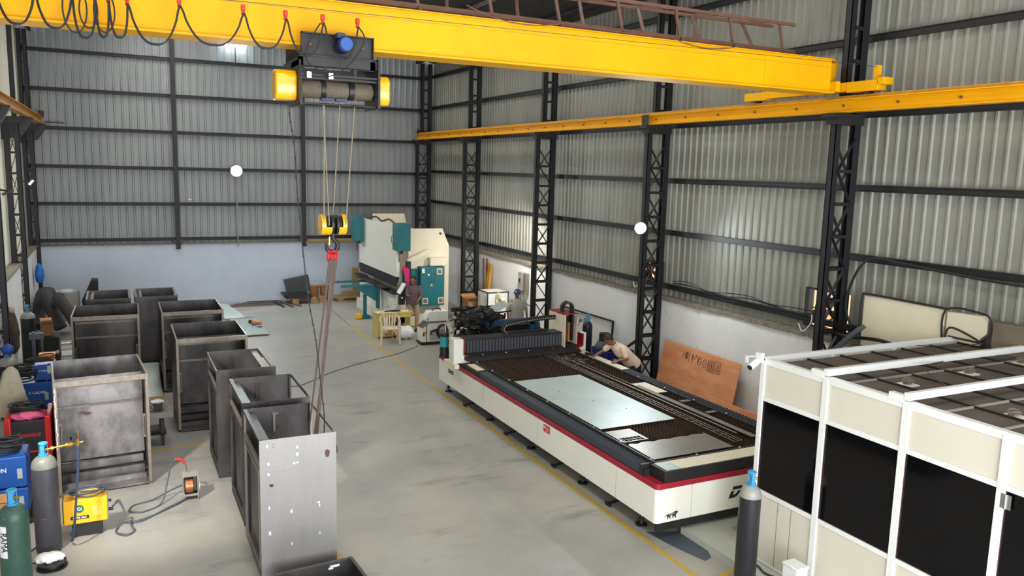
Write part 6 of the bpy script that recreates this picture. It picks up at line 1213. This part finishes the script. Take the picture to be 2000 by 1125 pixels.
# ================================================================ PEOPLE
def capsule(b, p, q, r1, r2, n=14):
    p, q = Vector(p), Vector(q); d = (q-p); L = d.length; d.normalize(); P = []; Rr = []
    for a in (-1.45, -1.0, -.5): P.append(p+d*r1*math.sin(a)); Rr.append(r1*math.cos(a))
    for f in (0, .25, .5, .75, 1): P.append(p.lerp(q, f)); Rr.append(r1+(r2-r1)*f)
    for a in (.5, 1.0, 1.45): P.append(q+d*r2*math.sin(a)); Rr.append(r2*math.cos(a))
    b.tube(P, Rr, n)
def oval(b, rings, n=20):
    """rings: (centre, half width vec, half depth vec)"""
    vs = []; fs = []
    for c_, w, d in rings:
        for k in range(n):
            a = 2*PI*k/n; vs.append(Vector(c_)+Vector(w)*math.cos(a)+Vector(d)*math.sin(a))
    m = len(rings)
    for i in range(m-1):
        for k in range(n): fs.append((i*n+k, i*n+(k+1) % n, (i+1)*n+(k+1) % n, (i+1)*n+k))
    fs += [tuple(range(n-1, -1, -1)), tuple((m-1)*n+k for k in range(n))]; b.add(vs, fs)
def remesh(o, vox, it=4):
    m = o.modifiers.new('remesh', 'REMESH'); m.mode = 'VOXEL'; m.voxel_size = vox; m.use_smooth_shade = True
    s_ = o.modifiers.new('smooth', 'SMOOTH'); s_.iterations = it; s_.factor = .5
def hand(b, w, d, side, palmn, curl=.35, s=1.):
    """w wrist point, d direction of the hand, palmn palm normal, side: thumb direction"""
    w, d, side, palmn = Vector(w), Vector(d).normalized(), Vector(side).normalized(), Vector(palmn).normalized()
    pc_ = w+d*.05*s; rot = Matrix((side, d, palmn)).transposed(); b.ell(pc_, (.040*s, .055*s, .017*s), 12, 8, rot)
    for i, (o_, L) in enumerate(((.028, .072), (.010, .08), (-.009, .074), (-.027, .058))):
        p = w+d*.092*s+side*o_*s; c_ = curl*(1+.15*i); d1 = (d*math.cos(c_)+palmn*math.sin(c_)); d2 = (d*math.cos(2.2*c_)+palmn*math.sin(2.2*c_))
        m_ = p+d1*L*.5*s; capsule(b, p-d*.02*s, m_, .0095*s, .009*s, 8); capsule(b, m_, m_+d2*L*.5*s, .009*s, .0075*s, 8)
    p = w+d*.03*s+side*.032*s; m_ = p+(side*.7+d*.7).normalized()*.038*s; capsule(b, p-side*.01*s, m_, .012*s, .0105*s, 8); capsule(b, m_, m_+(side*.25+d+palmn*.4).normalized()*.032*s, .010*s, .0085*s, 8)
def person(label, J, M_shirt, M_trs, sleeve='long', loc=(0, 0, 0), hat=None, shoe=None, facing=(0, -1, 0)):
    V = {k: Vector(v) for k, v in J.items()}; t = thing('person', label, 'person', loc); b = MB()
    f_ = Vector(J['face']).normalized(); up = (V['head']-V['neck']).normalized(); up = (V['upv'].normalized() if 'upv' in V else up); rt = f_.cross(up).normalized(); up = rt.cross(f_).normalized()
    H = V['head']; rot = Matrix((rt, f_, up)).transposed()
    b.ell(H+up*.012, (.076, .096, .108), 18, 14, rot); b.ell(H+f_*.028-up*.065, (.055, .062, .058), 14, 10, rot)
    b.ell(H+f_*.103-up*.012, (.014, .020, .026), 10, 8, rot); b.ell(H+f_*.088-up*.060, (.026, .012, .010), 10, 6, rot); b.ell(H+f_*.076+up*.022, (.055, .018, .010), 10, 6, rot)
    for s_ in (-1, 1): b.ell(H+rt*s_*.078-up*.008-f_*.005, (.012, .022, .034), 8, 8, rot)
    capsule(b, V['neck']-up*.03, H-up*.05-f_*.01, .056, .052)
    sh = (V['shR']-V['shL']).normalized(); ch_ = V['chest']; spine = (V['neck']-V['pelvis']).normalized(); dp = sh.cross(spine).normalized()
    def R_(c_, w, d): return (c_, sh*w, dp*d)
    tor = [R_(V['pelvis']-spine*.06, .14, .10), R_(V['pelvis'], .165, .115), R_(V['pelvis'].lerp(ch_, .4), .145, .10), R_(ch_, .165, .112), R_(ch_.lerp(V['neck'], .6), .15, .095), R_(V['neck']-spine*.03, .085, .07), R_(V['neck']+spine*.01, .055, .055)]
    oval(b, tor)
    for S in 'LR':
        capsule(b, V['sh'+S], V['el'+S], .048, .038); capsule(b, V['el'+S], V['wr'+S], .037, .025)
        wr, el = V['wr'+S], V['el'+S]; d = V.get('hd'+S, (wr-el)); d = d.normalized(); side = V.get('th'+S, Vector(J['face'])); side = (side-d*side.dot(d)).normalized(); pn = d.cross(side)*(1 if S == 'L' else -1)
        hand(b, wr, d, side, pn, J.get('curl'+S, (.4,))[0] if isinstance(J.get('curl'+S), tuple) else .4)
        capsule(b, V['hip'+S], V['kn'+S], .082, .056); capsule(b, V['kn'+S], V['an'+S], .052, .036)
        toe = V['an'+S]+Vector((facing[0], facing[1], 0)).normalized()*.13; toe.z = .045; capsule(b, V['an'+S]-Vector((0, 0, .03)), toe, .038, .032)
    o = part('body', b, M_skin, t); remesh(o, .0065, 3)
    # shirt
    c = MB(); g = .022
    low = V['pelvis']-spine*.08 if J.get('untucked', True) else V['pelvis']+spine*.02
    oval(c, [R_(low, .205, .165), R_(V['pelvis']+spine*.03, .205, .16), R_(V['pelvis'].lerp(ch_, .45), .195, .148), R_(ch_, .205, .150), R_(ch_.lerp(V['neck'], .6), .175, .115), R_(V['neck']-spine*.035, .10, .085), R_(V['neck']-spine*.005, .072, .07)])
    for S in 'LR':
        sh_, el, wr = V['sh'+S], V['el'+S], V['wr'+S]
        if sleeve == 'long': capsule(c, sh_, el, .066, .052); capsule(c, el, el.lerp(wr, .82), .051, .038)
        elif sleeve == 'rolled': capsule(c, sh_, el, .066, .054); capsule(c, el, el.lerp(wr, .12), .052, .05)
        else: capsule(c, sh_, sh_.lerp(el, .70), .070, .064)
    o = part('shirt', c, M_shirt, t); remesh(o, .009, 3)
    c = MB(); nk = V['neck']; c.tube([nk-spine*.0+sh*.07*math.cos(a)+dp*.068*math.sin(a)-spine*.012*math.cos(a) for a in [2*PI*k/20 for k in range(20)]], .013, 8, closed=True); part('collar', c, M_shirt, t)
    c = MB(); oval(c, [R_(V['pelvis']+spine*.06, .158, .118), R_(V['pelvis']-spine*.05, .175, .13), R_((V['hipL']+V['hipR'])/2-Vector((0, 0, .05)), .165, .12)])
    for S in 'LR': capsule(c, V['hip'+S], V['kn'+S], .098, .075); capsule(c, V['kn'+S], V['an'+S]+Vector((0, 0, .03)), .072, .058)
    o = part('trousers', c, M_trs, t); remesh(o, .010, 3)
    for S in 'LR':
        fd = Vector((facing[0], facing[1], 0)).normalized(); a_ = V['an'+S]; c = MB(); p0 = Vector((a_.x, a_.y, .045))-fd*.06; p1 = Vector((a_.x, a_.y, .04))+fd*.17; capsule(c, p0, p1, .044, .036); o = part('shoe', c.box(p0.x-.001, p0.x+.001, p0.y-.001, p0.y+.001, .0, .01), shoe or M_blk, t)
    # hair or cap
    c = MB()
    if hat is None:
        c.ell(H+up*.035-f_*.020, (.086, .098, .096), 18, 12, rot); c.ell(H-up*.01-f_*.055, (.078, .055, .075), 14, 10, rot); c.ell(H+up*.085+f_*.055, (.055, .035, .028), 12, 8, rot); part('hair', c, M_hair, t)
    else:
        c.ell(H+up*.045-f_*.008, (.088, .105, .082), 18, 12, rot); c.ell(H+up*.048+f_*.125, (.062, .062, .010), 14, 8, rot); part('cap', c, hat, t, label='blue cap'); c = MB().ell(H-up*.02-f_*.055, (.074, .052, .06), 14, 10, rot); part('hair', c, M_hair, t)
        part('cap_badge', MB().ell(H+up*.07+f_*.088, (.022, .006, .018), 10, 6, rot), M_plast, t)
    e_ = MB()
    for s_ in (-1, 1): e_.ell(H+f_*.092+rt*s_*.032+up*.006, (.013, .006, .006), 8, 6, rot)
    part('eyes', e_, M_hair, t)
    return t
M_sh1 = mat('maroon_grey_shirt', (92, 72, 80), .85, c2=(76, 60, 68), scale=12); M_tr1 = mat('khaki_trousers', (158, 142, 112), .85, c2=(138, 124, 98), scale=6)
M_sh2 = mat('check_shirt', (176, 172, 162), .85, c2=(140, 138, 132), scale=40, amt=.8); M_sh3 = mat('cream_shirt', (222, 204, 180), .85, c2=(196, 170, 146), scale=7, amt=.7); M_tr3 = mat('dark_plum_trousers', (52, 36, 40), .85); M_capb = mat('cap_blue', (38, 74, 130), .7)
# man at the press brake: faces left, right forearm crossing his chest
X_, Y_ = 8.06, 22.95
person('man in maroon-grey shirt and khaki trousers standing at the press brake console', dict(
    head=(X_-.03, Y_-.05, 1.59), neck=(X_, Y_-.01, 1.45), upv=(0, 0, 1), face=(-.75, -.65, -.05), chest=(X_, Y_, 1.24), pelvis=(X_-.01, Y_+.02, .93),
    shL=(X_+.15, Y_-.09, 1.37), shR=(X_-.14, Y_+.10, 1.37), elL=(X_+.19, Y_-.20, 1.12), wrL=(X_+.06, Y_-.30, 1.02), elR=(X_-.22, Y_-.02, 1.13), wrR=(X_-.20, Y_-.26, 1.14),
    hipL=(X_+.09, Y_-.02, .88), hipR=(X_-.08, Y_+.05, .88), knL=(X_+.11, Y_-.04, .48), knR=(X_-.12, Y_+.02, .48), anL=(X_+.10, Y_-.02, .08), anR=(X_-.16, Y_+.10, .08)), M_sh1, M_tr1, 'rolled', (X_, Y_, 0), facing=(-.5, -.8, 0))
X_, Y_ = 9.98, 19.7
person('man in a blue cap and grey check shirt standing left of the column', dict(
    head=(X_-.02, Y_-.03, 1.58), neck=(X_, Y_, 1.44), upv=(0, 0, 1), face=(-.75, -.6, -.12), chest=(X_, Y_, 1.23), pelvis=(X_, Y_+.01, .92),
    shL=(X_+.18, Y_-.06, 1.36), shR=(X_-.18, Y_+.03, 1.36), elL=(X_+.27, Y_-.05, 1.10), wrL=(X_+.27, Y_-.12, .86), elR=(X_-.27, Y_+.05, 1.10), wrR=(X_-.28, Y_-.04, .87),
    hipL=(X_+.09, Y_, .88), hipR=(X_-.09, Y_, .88), knL=(X_+.1, Y_, .48), knR=(X_-.1, Y_, .48), anL=(X_+.1, Y_, .08), anR=(X_-.11, Y_, .08)), M_sh2, mat('grey_trousers', (96, 92, 88), .85), 'rolled', (X_, Y_, 0), hat=M_capb, facing=(-.3, -.9, 0))
# bending man, both hands on the near edge of the bed
px_, py_ = 9.94, 14.05
person('man in cream shirt bending over the right edge of the cutting bed', dict(
    head=(9.42, 14.18, 1.42), neck=(9.54, 14.13, 1.33), upv=(-.55, .15, .75), face=(-.62, .10, -.6), chest=(9.70, 14.08, 1.17), pelvis=(px_, py_, .93),
    shL=(9.63, 13.93, 1.26), shR=(9.57, 14.30, 1.27), elL=(9.66, 13.80, 1.05), wrL=(9.42, 13.78, 1.05), elR=(9.44, 14.40, 1.13), wrR=(9.26, 14.42, 1.04), hdL=(-1, 0, -.15), hdR=(-.9, .1, -.3), thL=(0, .6, .4), thR=(0, -.6, .4),
    hipL=(px_, py_-.09, .88), hipR=(px_, py_+.09, .88), knL=(px_-.02, py_-.10, .48), knR=(px_+.03, py_+.1, .48), anL=(px_+.02, py_-.12, .08), anR=(px_+.08, py_+.10, .08)), M_sh3, M_tr3, 'short', (px_, py_, 0), facing=(-1, .1, 0))
tag(MB().box(-.05, .06, -.09, .09, 0, .04).cyl((0, -.1, .03), (0, .12, .03), .03, 10).xf(Matrix.Translation((9.25, 14.62, .995)) @ Matrix.Rotation(.6, 4, 'Z')).build('hand_tool', M_blk), 'black hand tool under the bending man right hand', 'tool')
tag(bx(9.20, 9.37, 14.1, 14.5, .992, .998).build('white_paper', M_plast), 'white sheet under the bending man hands on the bed edge', 'paper')
